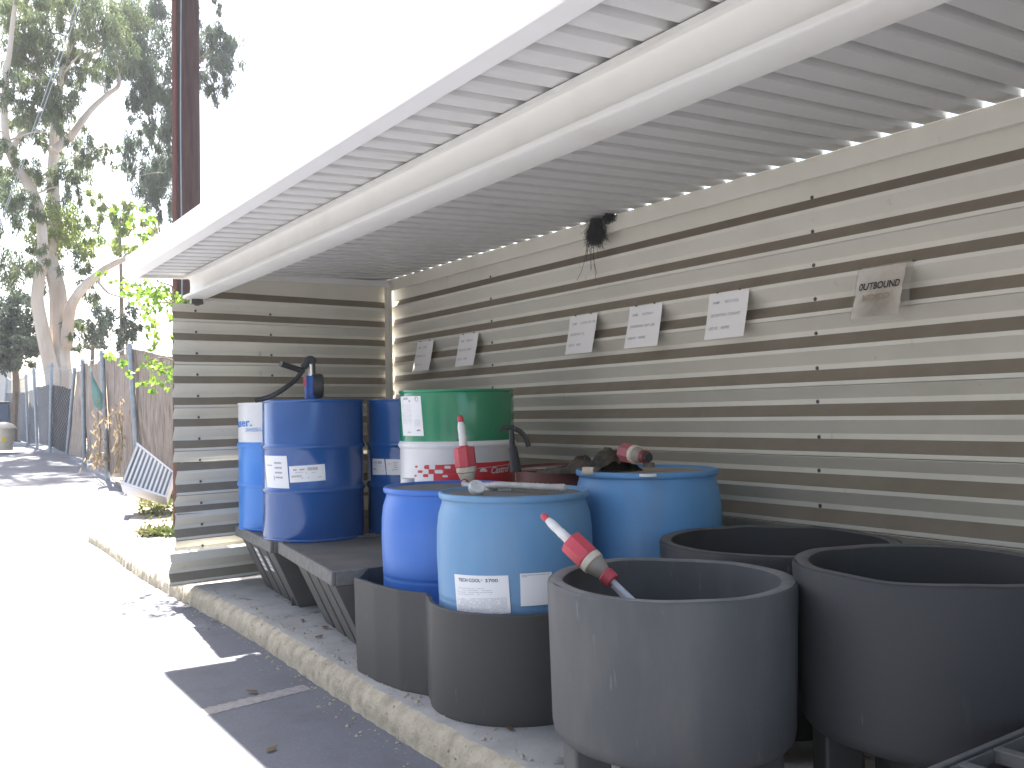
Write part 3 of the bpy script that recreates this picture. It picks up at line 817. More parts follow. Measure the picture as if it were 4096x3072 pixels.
def dtc(q, f, W, Hh):
    write(q, f, "TECH COOL", .10, .165, .0135, W, Hh, .012, fit=.535); write(q, f, "3700", .61, .165, .0135, W, Hh, .010, fit=.83)
    for i in range(10):
        a, b = 2*math.pi*i/10, 2*math.pi*(i+1)/10
        P = lambda an, r_: f(.555+r_*math.cos(an)/W, .115+r_*math.sin(an)/Hh, 0)
        q.quad(P(a, .002), P(b, .002), P(b, .003), P(a, .003))
def dtc2(q, f, W, Hh):
    for i, (a, b) in enumerate(((.08, .60), (.05, .72), (.05, .74), (.05, .70))): microtext(q, f, a, b, .33+i*.05, .009, i+70)
    for i in range(11): microtext(q, f, .04, .95, .585+i*.030, .008, 80+i, dens=.85)
    microtext(q, f, .02, .45, .93, .008, 99, dens=.95); microtext(q, f, .1, .9, .965, .01, 98)
label_on(dF, c1, RP+.005, .012, *sc4(o8, k8, (435, 352), (1228, 373), (482, 955), (1268, 930)), [('ink', dtc), ('inkgrey', dtc2)])
def d4(q, f, W, Hh):
    microtext(q, f, .05, .92, .055, .02, 5, dens=.95); microtext(q, f, .05, .22, .10, .02, 6, dens=.9)
label_on(dF, c1, RP+.005, .012, *sc4(o8, k8, (1400, 348), (1865, 318), (1412, 830), (1885, 790)), [('inkgrey', d4)])
# loose tilted cap on the front drum
b_ = MB(); b_.lathe([(0, 0), (.034, 0), (.036, .004), (.036, .024), (.032, .028), (.02, .026), (.018, .02), (0, .02)], 28)
p = un(1904, 1972, 2, .885); o = b_.build("loose_cap", K['white']); o.location = (p.x, p.y, .898); o.rotation_euler = (R(38), R(-25), R(20))
tag(o, "white screw cap lying tilted on the sky blue drum", "cap")
p = un(2233, 1937, 2, .885); b_ = MB(); b_.box((-.032, -.012, 0), (.032, .016, .018)); o = b_.build("foam_scrap", K['foam'], bevel=.004); o.location = (p.x, p.y, .868); o.rotation_euler = (0, 0, R(-30))
tag(o, "yellowish scrap of foam on the sky blue drum's top", "scrap")
p = un(2353, 1902, 2, .94); b_ = MB(); b_.grid(lambda u, v: (.022*math.cos(u*4.4+.4)*(1-.3*u), (v-.5)*.05, .022*math.sin(u*4.4+.4)*(1-.2*u)+.022), 14, 2); o = b_.build("paper_scrap", K['cream']); o.location = (p.x, p.y, .935); o.rotation_euler = (0, 0, R(40))
tag(o, "curled cream paper scrap between the red drum and the blue drum", "scrap")

# ---------------------------------------------------------------- drum tray (two-drum sump)
def tray():
    t = thing("spill_tray", "low black two-drum tray with rounded lobes holding two blue plastic drums", "tray", (2.23, 3.5, 0))
    out = [(1.845, 4.03), (1.841, 3.81), (1.866, 3.62), (1.925, 3.48)]
    Rt = .372
    a0, a1 = R(148), R(392)
    for i in range(41):
        a = a0+(a1-a0)*i/40; out.append((c1[0]+Rt*math.cos(a), c1[1]+Rt*math.sin(a)))
    out += [(2.60, 3.49), (2.645, 3.62), (2.69, 3.81), (2.69, 4.05), (2.56, 4.255), (2.0, 4.255)]
    P = [Vector(p) for p in out]
    # refine and round
    Q = []
    for i, p in enumerate(P):
        a, b = P[i-1], P[(i+1) % len(P)]
        if (p-a).length > .1 or (b-p).length > .1:
            Q.append(p.lerp(a, min(.22, .02/max((p-a).length, .001)))); Q.append(p); Q.append(p.lerp(b, min(.22, .02/max((b-p).length, .001))))
        else: Q.append(p)
    def offset(L, d_):
        o_ = []
        for i, p in enumerate(L):
            a, b = L[i-1], L[(i+1) % len(L)]
            tt = (b-a).normalized(); o_.append(p+Vector((-tt.y, tt.x))*d_)
        return o_
    def ht(p): 
        return .437 + .004*noise.noise((p.x*4, p.y*4, 1)) + (.006 if p.y > 3.47 else 0)
    mb = MB(); n = len(Q); I = offset(Q, .014)
    T = lambda p, z: (p.x-2.23, p.y-3.5, z)
    rows = [[T(p.lerp(Vector((2.23, 3.5)), .004), 0.0) for p in Q], [T(p, .012) for p in Q], [T(p.lerp(Vector((2.23, 3.5)), -.012), .2) for p in Q], [T(p.lerp(Vector((2.23, 3.5)), -.020), ht(p)-.004) for p in Q], [T(p.lerp(Vector((2.23, 3.5)), -.012), ht(p)) for p in Q],
            [T(p, ht(p)-.001) for p in I], [T(p, ht(p)-.006) for p in I], [T(p, .011) for p in I]]
    for r_ in rows: mb.v += r_
    for j in range(len(rows)-1):
        for i in range(n):
            k_ = (i+1) % n; mb.f.append((j*n+i, j*n+k_, (j+1)*n+k_, (j+1)*n+i))
    mb.f.append(tuple((len(rows)-1)*n+i for i in range(n)))
    mb.build("basin", K['tray'], t, ang=32)
tray()

# ---------------------------------------------------------------- round tubs
def tub(c, zt, zb, Rr, label, seed, legs_a=.4, m_='tub', rm='tubrim'):
    t = thing("round_tub", label, "tub", (c[0], c[1], 0), 0, "round grey plastic tubs on legs")
    th = .046; Rb = Rr*.962
    def wob(r, z, a, j):
        k_ = 1 if r > .05 else 0
        inner = 5 <= j <= 8
        return r + k_*(.004*noise.noise((math.cos(a)*1.5+seed, math.sin(a)*1.5, z*2))) + (.006*noise.noise((math.cos(a)*5+seed, math.sin(a)*5, 3)) if inner else 0), z + (.006*noise.noise((math.cos(a)*2, math.sin(a)*2+seed, 5)) if z > zb+.2 else 0)
    b_ = MB(); b_.lathe([(0, zb+.0), (Rb-.035, zb), (Rb-.012, zb+.004), (Rb-.002, zb+.016), (Rb+.002, zb+.04), (Rr, zt-.012), (Rr-.003, zt-.003), (Rr-.008, zt-.0005)], 80, wob=wob, caps=False)
    b_.v = [v for v in b_.v]; o = b_.build("wall", K[m_], t, ang=55)
    b_ = MB(); b_.lathe([(Rr-.008, zt-.0005), (Rr-.02, zt+.001), (Rr-th+.008, zt), (Rr-th, zt-.004), (Rr-th-.002, zt-.03), (Rb-th, zb+.03), (Rb-th-.02, zb+.015), (0, zb+.014)], 80, wob=wob, caps=False)
    o = b_.build("rim", K[rm], t, ang=50); me = o.data; me.materials.append(K[m_])
    for p_ in me.polygons:
        if p_.center.z < zt-.012: p_.material_index = 1
    for i in range(4):
        a = legs_a+i*math.pi/2
        lg = MB(); mt = Matrix.Rotation(a, 4, 'Z')
        lg.prism([(-.075, 0), (.075, 0), (.075, 1), (-.075, 1)], lambda p: mt @ Vector((Rb-.035, p[0], p[1]*(zb+.006))), lambda p: mt @ Vector((Rb-.15, p[0]*.75, p[1]*(zb+.006))))
        lg.build("leg", K[m_], t, bevel=.01)
    pd = MB(); pd.lathe([(0, 0), (Rb*.42, 0), (Rb*.46, zb-.002), (0, zb-.001)], 36); pd.build("pedestal", K[m_], t)
    return t
tub((1.94, 1.995), .72, .262, .372, "grey round tub nearest the kerb, with a siphon pump leaning on its rim", 1, 1.15)
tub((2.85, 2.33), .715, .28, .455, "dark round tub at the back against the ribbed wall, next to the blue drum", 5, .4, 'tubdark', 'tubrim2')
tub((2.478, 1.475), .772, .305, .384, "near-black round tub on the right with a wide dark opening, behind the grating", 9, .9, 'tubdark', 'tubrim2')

# ---------------------------------------------------------------- siphon pumps
def siphon(label, mtx, body='red', hose_path=None, tube_len=0, nut='red', handle=True, spout=False, tubem="clear", group="red siphon pumps"):
    t = thing("siphon_pump", label, "pump", (0, 0, 0), 0, group); t.matrix_world = mtx
    b_ = MB(); b_.lathe([(.030, .052), (.055, .054), (.0575, .058), (.0575, .150), (.055, .156), (.026, .160), (.024, .166), (0, .166)], 8, a0=.2); b_.build("pump_body", K[body], t, ang=25)
    b_ = MB(); b_.lathe([(.046, .022), (.053, .026), (.054, .052), (.048, .0535)], 28); b_.build("collar", K['cream'], t)
    b_ = MB(); b_.lathe([(.024, -.035), (.030, -.03), (.046, .012), (.047, .0215)], 28); b_.build("funnel", K['cream' if hose_path else 'cleardirty'], t)
    if handle:
        b_ = MB(); b_.lathe([(.020, .1662), (.0215, .172), (.0205, .198), (.0215, .214), (.0195, .218), (.0195, .232), (.0205, .25), (.0195, .27), (.016, .285), (.015, .292)], 24)
        b_.build("handle", K['white'], t)
        b_ = MB(); b_.lathe([(.0165, .2922), (.017, .296), (.0155, .318), (.011, .324), (0, .326)], 20); b_.build("handle_cap", K[body], t)
    if tube_len:
        b_ = MB(); b_.lathe([(.034, -.076), (.036, -.07), (.036, -.045), (.038, -.041), (.034, -.0352)], 20); b_.build("nut", K[nut], t, ang=30)
        b_ = MB(); b_.lathe([(.013 if tubem == 'clear' else .026, -.0762-tube_len), (.013 if tubem == 'clear' else .028, -.0762)], 16); b_.build("suction_tube", K[tubem], t)
    if spout:
        b_ = MB(); b_.tube(spline([(.0, .04, .005), (.0, .07, -.02), (.0, .08, -.04)]), .017, 14); b_.build("spout", K['darkred'], t)
        b_ = MB(); b_.tube(spline([(.0, .0805, -.041), (.0, .085, -.1), (-.01, .08, -.19)]), .012, 12); b_.build("drain_hose", K['clear'], t)
    if hose_path:
        inv = mtx.inverted(); P = [inv @ Vector(p) for p in hose_path]
        P = spline(P, 26); n = len(P)
        b_ = MB(); b_.tube(P, lambda s: .0155+.0016*math.sin(s*n*1.9), 14); b_.build("hose", K['hose'], t)
        for q_ in (.04, .13):
            i = int(q_*n); dv = (P[i+1]-P[i]).normalized(); mt = Matrix.Translation(P[i]) @ dv.to_track_quat('Z', 'Y').to_matrix().to_4x4()
            b_ = MB(); b_.lathe([(.017, -.003), (.0215, -.003), (.0215, .003), (.017, .003)], 18, mt); b_.build("hose_clamp", K['red'], t)
    return t
def frame(base, axis, twist=0):
    return Matrix.Translation(base) @ Vector(axis).normalized().to_track_quat('Z', 'Y').to_matrix().to_4x4() @ Matrix.Rotation(twist, 4, 'Z')
zt2 = .872
bse = at(1869, 1907, 4.40)
tp = at(1841, 1672, 4.40)
hp = [bse+Vector((0, 0, -.012))] + [at(x, y, dd) for x, y, dd in ((1858, 1938, 4.33), (1900, 1945, 4.20), (2000, 1940, 3.98), (2120, 1945, 3.86), (2262, 1952, 3.78))]
siphon("red and white siphon pump standing upright on the blue drums, ribbed hose trailing right", frame(bse, tp-bse) @ Matrix.Scale(.92, 4), hose_path=hp)
# leaning pump in the front tub
lo_ = at(2436, 2312, 2.80); hi_ = at(2172, 2062, 2.93)
ax = (hi_-lo_)
siphon("red and white siphon pump leaning over the rim of the nearest grey tub", frame(lo_+ax.normalized()*.045, ax, 2.2) @ Matrix.Diagonal((.73, .73, .80, 1)), tube_len=.19, spout=True)
# lying pump at the back
e0 = at(2590, 1830, 4.03); e1 = at(2440, 1795, 4.30)
siphon("faded red siphon pump lying on its side on the rusty drum, half under the rag", frame(e0+(e1-e0).normalized()*.065, e1-e0, .4) @ Matrix.Scale(.80, 4), body='pinkred', tube_len=.018, nut='darkred', handle=False, tubem='black')
# rag
rg = MB()
r0 = at(2240, 1880, 4.58); r1 = at(2475, 1868, 4.22)
along = (r1-r0); al = along.length; along.normalize(); side = Vector((along.y, -along.x, 0)).normalized()
def ragf(u, v):
    hgt = .022+.105*math.exp(-((u-.84)/.17)**2)+.065*math.exp(-((u-.42)/.14)**2)
    prof_ = math.sin(math.pi*v)**.6
    wdt = .11+.05*math.sin(u*7+1)+.03*noise.noise((u*5, 0, 2))
    p = r0 + along*(u*al*1.02) + side*((v-.5)*2*wdt)
    z = .925 + hgt*prof_ + .018*noise.noise((u*11, v*7, 1))*prof_ + .010*noise.noise((u*25, v*18, 6))*prof_
    return (p.x, p.y, max(.921, z))
rg.grid(ragf, 60, 34)
tag(rg.build("rag", K['rag'], ang=80), "crumpled dark brown rag lying on top of the rusty red drum", "rag")
# lever pump on the red drum
pb = at(2062, 1900, 4.62); pb.z = .925
t = thing("lever_pump", "small black lever pump standing in front of the green drum on the rusty drum", "pump", pb)
sc_ = 4.62/3600*.3617*1.12
def L9(x, y): # crop pixels -> local offsets in the plane facing the camera
    right = Vector((.824, -.566, 0)).normalized(); return right*((x-440)*sc_) + Vector((0, 0, (545-y)*sc_))
b_ = MB(); b_.tube([L9(445, 548), L9(440, 480), L9(425, 380), L9(415, 300)], lambda s: .030-.008*s, 16); b_.build("pump_base", K['black'], t)
b_ = MB(); b_.tube([L9(415, 300), L9(410, 250), L9(407, 130)], lambda s: .017-.004*s, 14); b_.build("piston", K['black'], t)
b_ = MB(); b_.tube(spline([L9(290, 150), L9(330, 115), L9(400, 108), L9(440, 120)]), lambda s: .005+.008*math.sin(s*2.2), 10); b_.build("lever", K['black'], t)
b_ = MB(); b_.tube(spline([L9(440, 125), L9(490, 150), L9(540, 205), L9(575, 300)]), .013, 12); b_.build("spout", K['black'], t)

# ---------------------------------------------------------------- hand pump on the blue drum
hp0 = Vector((2.32, 5.70, 1.317))
hd = math.hypot(*at(1245, 1590, 5.9).xy)
t = thing("hand_pump", "blue rotary hand pump with black hose and crank on the dark blue drum", "pump", (0, 0, 0))
def A4(x, y, dd=6.05): return at(900+.5425*x, 1400+.5425*y, dd)
b0, b1 = A4(640, 352), A4(637, 190)
ax = (b1-b0).normalized(); mt = Matrix.Translation(b0) @ ax.to_track_quat('Z', 'Y').to_matrix().to_4x4(); hh = (b1-b0).length
t.location = b0
mtl = Matrix.Translation(-b0) @ mt
b_ = MB(); b_.lathe([(0, -.02), (.045, -.02), (.046, .0), (.046, hh*.45), (.049, hh*.46), (.049, hh*.5), (.046, hh*.52), (.044, hh*.93), (.036, hh), (0, hh)], 28, mtl); b_.build("pump_body", K['pumpblue'], t)
cc_ = A4(690, 265)-b0; vd = (Vector((1, -.35, 0))).normalized()
mt2 = Matrix.Translation(cc_) @ vd.to_track_quat('Z', 'Y').to_matrix().to_4x4()
b_ = MB(); b_.lathe([(0, -.035), (.075, -.035), (.08, -.02), (.08, .018), (.07, .03), (0, .034)], 32, mt2); b_.build("rotor_housing", K['black'], t)
b_ = MB(); b_.tube([A4(636, 190)-b0, A4(633, 105)-b0], .016, 14); b_.build("outlet_pipe", K['chrome'], t)
b_ = MB(); b_.tube([A4(655, 190)-b0, A4(652, 95)-b0], .012, 12); b_.tube(spline([A4(652, 100)-b0, A4(640, 72)-b0, A4(610, 78)-b0, A4(580, 130)-b0]), .025, 14); b_.build("outlet_elbow", K['black'], t)
b_ = MB(); b_.tube(spline([A4(585, 122)-b0, A4(535, 205, 6.0)-b0, A4(470, 260, 5.97)-b0, A4(390, 315, 5.94)-b0, A4(310, 352, 5.95)-b0, A4(220, 372, 5.95)-b0]), .0165, 12); b_.build("hose", K['black'], t)
b_ = MB(); b_.tube([A4(412, 102, 5.95)-b0, A4(500, 130, 6.0)-b0, A4(580, 155, 6.04)-b0], .019, 14); b_.build("crank_handle", K['black'], t)
b_ = MB(); f0 = A4(592, 235, 5.99)-b0; rt_ = Vector((.824, -.566, 0)); b_.quad(f0-rt_*.012+Vector((0, 0, -.03)), f0+rt_*.004+Vector((0, 0, -.03)), f0+rt_*.004+Vector((0, 0, .03)), f0-rt_*.012+Vector((0, 0, .03))); b_.build("sticker", K['red'], t)

# ---------------------------------------------------------------- debris on the slab and road
lf = MB()
lf.poly([(-.022, 0, .003), (-.008, .010, .007), (.012, .009, .004), (.026, 0, .008), (.010, -.009, .003), (-.010, -.010, .006)])
lm = None
for i, (px, py, z, lab) in enumerate(((1210, 2483, 0.004, "small dry leaf lying on the slab before the pallet legs"), (1300, 2512, 0.004, "small dark leaf on the slab below the near pallet corner"), (1275, 2550, 0.004, "dry leaf near the broken slab edge beside the tray"), (2040, 2918, 0.004, "reddish dry leaf at the foot of the tray's near lobe"),
                               (858, 2492, -.125, "pale brown leaf on the asphalt against the kerb"), (1085, 3000, -.125, "pale leaf fragment on the shaded asphalt"), (1010, 2770, -.125, "tiny dark leaf on the asphalt by the worn stripe"))):
    p = un(px, py, 2, z)
    if lm is None: o = lm = lf.build("dry_leaf", K['dryleaf'])
    else: o = lm.copy(); C.objects.link(o)
    o.location = p; o.rotation_euler = (rnd.uniform(-.1, .1), rnd.uniform(-.1, .1), rnd.uniform(0, 6)); s_ = rnd.uniform(.9, 1.5); o.scale = (s_, s_, s_)
    tag(o, lab, "leaf", "dry leaves scattered around the slab")

gv = MB(); rr = random.Random(77)
for i in range(420):
    y = rr.uniform(2.2, 6.6)
    if rr.random() < .55: x, z = edge_x(y)+.06+abs(rr.gauss(0, .05)), .001
    else: x, z = edge_x(y)-.035-abs(rr.gauss(0, .06)), -.129
    r_ = rr.choice((.003, .004, .005, .009))*rr.uniform(.7, 1.3)
    n = len(gv.v); P = [Vector((rr.gauss(0, 1), rr.gauss(0, 1), 0)).normalized() for _ in range(1)]
    a0 = rr.uniform(0, 6.28)
    for k_ in range(5):
        a = a0+k_*1.2566; q_ = r_*rr.uniform(.7, 1.3); gv.v.append((x+q_*math.cos(a), y+q_*math.sin(a), z))
    gv.v.append((x+rr.uniform(-.3, .3)*r_, y+rr.uniform(-.3, .3)*r_, z+r_*rr.uniform(.7, 1.1)))
    for k_ in range(5): gv.f.append((n+k_, n+(k_+1) % 5, n+5))
kind(tag(gv.build("gravel", K['curb'], smooth=False), "crumbs of concrete and grit along the broken slab edge", "gravel"), 'stuff')
# ---------------------------------------------------------------- trees
def leaf(mb, p, L, Wd, ax, rr):
    sd_ = ax.cross(Vector((rr.uniform(-1, 1), rr.uniform(-1, 1), rr.uniform(-1, 1))))
    if sd_.length < 1e-3: return
    sd_ = sd_.normalized()*Wd*.5; q = p+ax*L; mid = p+ax*(L*.42)
    n = len(mb.v); mb.v += [tuple(p), tuple(mid+sd_), tuple(q), tuple(mid-sd_)]; mb.f.append((n, n+1, n+2, n+3))
def clump(mb, c, rx, rz, ry, n, L, Wd, droop, rr):
    for i in range(n):
        while True:
            a, b, e = rr.uniform(-1, 1), rr.uniform(-1, 1), rr.uniform(-1, 1)
            if a*a+b*b+e*e < 1: break
        nz_ = noise.noise((a*2.2+c.x*3, b*2.2, e*2.2+c.z*3))
        if nz_ < -.2 and rr.random() < .7: continue
        p = c+Vector((a*rx*.82+b*ry*.3, b*ry, e*rz))
        ax = Vector((rr.gauss(0, .45), rr.gauss(0, .45), -droop+rr.gauss(0, .5)))
        if ax.length < .1: continue
        leaf(mb, p, L*rr.uniform(.6, 1.25), Wd*rr.uniform(.7, 1.2), ax.normalized(), rr)
KR = .6028
def r1(x, y): return KR*x, KR*y
def r2(x, y): return KR*x, 1000+KR*y
def crown(specs, dist, spread, L, Wd, dens, droop, seed, src=r1):
    mb = MB(); rr = random.Random(seed); cs = []
    for (x, y, rx, ry) in specs:
        px, py = src(x, y); dd = dist+rr.uniform(-spread, spread)
        c = at(px, py, dd); k_ = KR*dd/3600*1.02
        n = int(26.0*dens*rx*ry*k_*k_/(L*Wd))
        # several sub-clumps break the ellipse up
        m_ = max(4, int(rx*ry/700))
        for i in range(m_):
            a = rr.uniform(0, 6.28); q_ = math.sqrt(rr.random())*1.0
            cc = c+Vector((.824, -.566, 0))*(q_*math.cos(a)*rx*k_)+Vector((0, 0, 1))*(q_*math.sin(a)*ry*k_)+Vector((.566, .824, 0))*rr.uniform(-.6, .6)
            s_ = rr.uniform(.26, .46)
            clump(mb, cc, rx*k_*s_, ry*k_*s_*1.15, rx*k_*s_, max(6, int(n/m_*1.3)), L, Wd, droop, rr)
        cs.append(c)
    return mb, cs
def limbs(mb, paths, dist, src, r0, r1_, seed=1):
    rr = random.Random(seed); nodes = []
    for path, ra, rb, doff in paths:
        P = []
        for i, q_ in enumerate(path):
            px, py = q_[2](q_[0], q_[1]) if len(q_) > 2 else src(q_[0], q_[1])
            P.append(at(px, py, dist+doff*i/max(1, len(path)-1)))
        Q = spline(P, 5); mb.tube(Q, lambda s, a=ra, b=rb: a+(b-a)*s, 10); nodes += Q
    return nodes
def twigs(mb, nodes, cs, r_, maxd=4.5):
    for c in cs:
        b_ = min(nodes, key=lambda n_: (n_-c).length + (0 if n_.z < c.z+.3 else 1.0))
        if (b_-c).length < maxd and (b_-c).length > .2:
            mid = b_.lerp(c, .5)+Vector((0, 0, .12*(b_-c).length))
            mb.tube(spline([b_, mid, c], 4), lambda s: r_*(1-.75*s), 5)
def ground_to(path_first_px, dist): return at(*path_first_px, dist)
# A: pale eucalyptus
DA = 31.0
tA = thing("eucalyptus_tree", "tall eucalyptus with pale forked trunk behind the chain link fence, leftmost tall tree", "tree", at(245, 1640, DA))
tA.location.z = gz(tA.location.y)
tk = MB()
nodesA = limbs(tk, [
  ([(415, 1130, r2), (412, 900, r2), (400, 720, r2), (392, 520, r2), (385, 300, r2), (355, 150, r2), (330, 10, r2), (365, 1480), (352, 1200), (357, 1000), (368, 820), (400, 560), (455, 400), (480, 150), (500, -80)], .345, .05, 1.0),
  ([(370, 1120, r2), (352, 860, r2), (318, 700, r2), (272, 480, r2), (248, 330, r2), (258, 200, r2), (285, 40, r2), (250, 1350), (120, 1120), (65, 1010), (28, 800), (40, 500), (62, 350), (90, 100), (120, -120)], .24, .05, -1.5),
  ([(440, 640, r2), (455, 470, r2), (482, 350, r2), (560, 240, r2), (640, 172, r2), (720, 110, r2), (860, 45, r2), (960, 10, r2)], .19, .06, -2.0),
  ([(640, 185, r2), (675, 240, r2), (722, 285, r2), (800, 310, r2), (870, 325, r2)], .05, .02, -1.5),
  ([(358, 1000), (470, 900), (545, 800), (620, 710), (710, 630), (790, 560), (770, 440)], .14, .05, 1.5),
  ([(400, 560), (430, 420), (485, 380), (640, 345), (735, 265), (800, 185), (960, 158)], .09, .03, 2.0),
  ([(70, 1020), (130, 900), (185, 840), (235, 640), (270, 510)], .10, .04, 1.0),
  ([(470, 930), (520, 980), (555, 1060), (530, 1150)], .06, .02, 1.0),
], DA, r1, .3, .05)
csA_specs = [(60,60,110,80),(180,130,140,120),(230,250,110,80),(120,-80,200,90),(420,-60,160,70),(500,120,110,100),(620,90,130,120),(800,80,140,110),(60,300,90,120),
 (700,280,130,140),(640,470,90,90),(150,450,90,80),(80,620,90,110),(220,560,100,70),(350,560,70,70),(450,480,80,90),(320,650,80,80),(430,700,70,90),(530,600,60,60),(200,760,120,70),(280,850,90,80),(90,780,80,70),(480,780,60,60),
 (300,350,100,120),(150,300,90,90),(420,250,80,100),(560,330,80,80),(300,720,90,100),(180,900,80,70),(420,900,50,70),(300,1150,60,80),(400,30,80,60),(300,-40,120,60),(700,120,90,120),(500,1000,100,110),(590,1020,55,100),(470,1150,80,90),(500,1250,50,90),(655,1000,30,70),(735,980,25,45),(755,1100,20,35),(60,1120,80,90),(180,1100,70,60),(150,1250,130,110),(60,1420,90,130),(230,1350,90,80),(40,960,60,70)]
cr, cs = crown(csA_specs, DA, 1.8, .20, .036, 1.05, 1.0, 11)
cr.build("crown", K['leafA'], None).parent = tA
cr2, cs2 = crown([(400,1450,130,130),(520,1550,120,100),(340,1600,110,80),(250,1500,80,90),(560,1640,60,60)], DA, 1.0, .2, .05, 1.0, .8, 12)
lowo = cr2.build("crown", K['leafC'], None)
cr3, cs3 = crown([(60,130,120,110),(190,60,90,80),(330,60,60,70),(300,200,30,90),(560,90,60,70),(600,250,70,80),(500,560,35,70),(470,470,30,50)], DA, 1.0, .2, .045, .9, .9, 13, r2)
lowc = cr3.build("crown", K['leafA'], None)
twigs(tk, nodesA, cs+cs2, .035)
tko = tk.build("trunk", K['bark'], None)
for o in (tko, lowo, lowc, bpy.data.objects["crown"]):
    o.parent = tA; o.matrix_parent_inverse = Matrix.Translation(tA.location).inverted()
# B: second eucalyptus behind the pole
DBt = 35.0
tB = thing("eucalyptus_tree", "drooping grey-green eucalyptus whose hanging foliage shows on both sides of the utility pole", "tree", at(715, 1640, DBt)); tB.location.z = gz(tB.location.y)
tk = MB(); nodes = limbs(tk, [([(1240, 2650), (1235, 2000), (1240, 1500), (1225, 1000), (1230, 600), (1215, 250), (1190, -100)], .30, .06, 0), ([(1228, 800), (1100, 640), (980, 520), (880, 400)], .10, .03, 0), ([(1228, 500), (1350, 380), (1450, 300), (1540, 260)], .10, .03, 0), ([(1230, 1100), (1120, 960), (1020, 880)], .08, .03, 0)], DBt, r1, .3, .05)
specs = [(1000,60,150,110),(1100,40,100,90),(850,300,150,150),(1000,330,150,170),(700,460,90,90),(900,470,120,95),(1050,500,120,130),(1010,660,100,150),(900,620,50,110),(1080,830,80,150),(965,830,60,60),
 (920,1050,85,150),(1050,1100,100,170),(1000,1250,110,120),(1100,1350,70,120),(1380,280,80,150),(1470,330,130,130),(1550,270,75,80),(1440,470,105,110),(1460,610,55,85),(1370,600,45,80),(1400,20,55,45),(1250,100,90,90),(1150,700,60,120),(1130,1000,60,150),(980,950,60,70),(1250,400,90,200),(880,1180,40,80)]
cr, cs = crown(specs, DBt, 2.0, .21, .036, 1.15, 1.2, 21); co = cr.build("crown", K['leafB'], None)
twigs(tk, nodes, cs, .035); tko = tk.build("trunk", K['bark'], None)
for o in (tko, co): o.parent = tB; o.matrix_parent_inverse = Matrix.Translation(tB.location).inverted()
# C: dark broad tree at the left edge; D: olive trees further back; E: conifer gap fillers
def simple_tree(name, label, px_base, dist, specs, src, leafm, L, Wd, dens, droop, seed, trunk_r=.15, spread=1.2):
    tt = thing(name, label, "tree", at(*px_base, dist)); tt.location.z = gz(tt.location.y)
    cr, cs = crown(specs, dist, spread, L, Wd, dens, droop, seed, src); co = cr.build("crown", leafm, None)
    tk = MB(); cen = sum(cs, Vector())/len(cs); b0 = Vector(tt.location)-Vector((0, 0, .2))
    Q = spline([b0, b0.lerp(cen, .5)+Vector((.1, .1, 0)), cen], 5); tk.tube(Q, lambda s: trunk_r*(1-.7*s), 9)
    twigs(tk, Q, cs, trunk_r*.3, 9); tko = tk.build("trunk", K['bark2'], None)
    for o in (tko, co): o.parent = tt; o.matrix_parent_inverse = Matrix.Translation(tt.location).inverted()
simple_tree("broadleaf_tree", "dense dark green tree filling the left edge under the eucalyptus", (60, 1650), 36, [(60,700,150,60),(-40,760,120,60),(150,720,90,50),(60,480,160,150),(150,560,110,110),(80,650,130,80),(60,330,90,80),(-60,560,120,150),(190,640,60,70),(170,440,60,70)], r2, K['leafD'], .16, .09, 1.3, .5, 31, .2)
simple_tree("broadleaf_tree", "dark tree seen through the gap between the eucalyptus branches and the shelter roof", (330, 1640), 40, [(600,480,95,110),(690,560,40,80),(560,540,60,60),(700,420,40,50),(560,640,120,30)], r2, K['leafD'], .16, .06, 1.2, .7, 32, .15)
simple_tree("broadleaf_tree", "olive green tree low between the two eucalyptus trees", (480, 1640), 39, [(650,1420,60,80),(800,1420,75,90),(640,1320,55,50),(850,1490,50,50),(800,1600,80,80),(950,1540,70,70),(870,1680,80,60)], r1, K['leafC'], .2, .06, 1.1, .8, 33, .14)
simple_tree("broadleaf_tree", "small dark shrubby tree beside the shelter's far corner behind the fence", (500, 1640), 28, [(840,450,60,85),(800,600,40,60),(830,540,50,60),(880,520,50,50)], r2, K['leafD'], .14, .06, 1.2, .5, 34, .08)
# vine / bush against the end wall outside
tt = thing("vine_bush", "bright lime green leafy bush growing beside the shelter's end wall", "bush", at(*r2(1215, 1700), 9.3))
specs = [(850,230,80,45),(930,215,70,40),(1010,250,90,70),(1090,330,80,90),(950,400,80,60),(1080,440,60,70),(1090,540,55,60),(1090,660,50,70),(960,730,80,50),(1000,820,90,60),(1080,900,60,60),(1040,320,90,70),(930,760,60,40),(1110,760,40,60),(1160,330,60,90),(1150,560,40,90)]
mb, cs = crown(specs, 9.3, .35, .062, .044, .42, .4, 41, r2)
mb2, cs_b = crown([(890,1480,50,35),(1000,1570,60,40),(1130,1500,50,40),(1040,1440,30,30),(1080,1590,60,30)], 9.6, .3, .062, .044, .45, .35, 42, r1)
nb_ = len(mb.v); mb.v += mb2.v; mb.f += [tuple(i+nb_ for i in f_) for f_ in mb2.f]
co = mb.build("foliage", K['leafV'], None)
tk = MB(); b0 = Vector(tt.location); cen = at(*r2(1120, 450), 9.3)
Q = spline([at(*r2(1215, 1700), 9.3), at(*r2(1200, 1200), 9.3), at(*r2(1195, 800), 9.3), at(*r2(1190, 560), 9.3), at(*r2(1150, 300), 9.3), at(*r1(1060, 1560), 9.5)], 6); tk.tube(Q, lambda s: .014*(1-.8*s), 7)
twigs(tk, Q, cs+cs_b, .008, 3); tko = tk.build("stems", K['bark2'], None)
for o in (tko, co): o.parent = tt; o.matrix_parent_inverse = Matrix.Translation(tt.location).inverted()
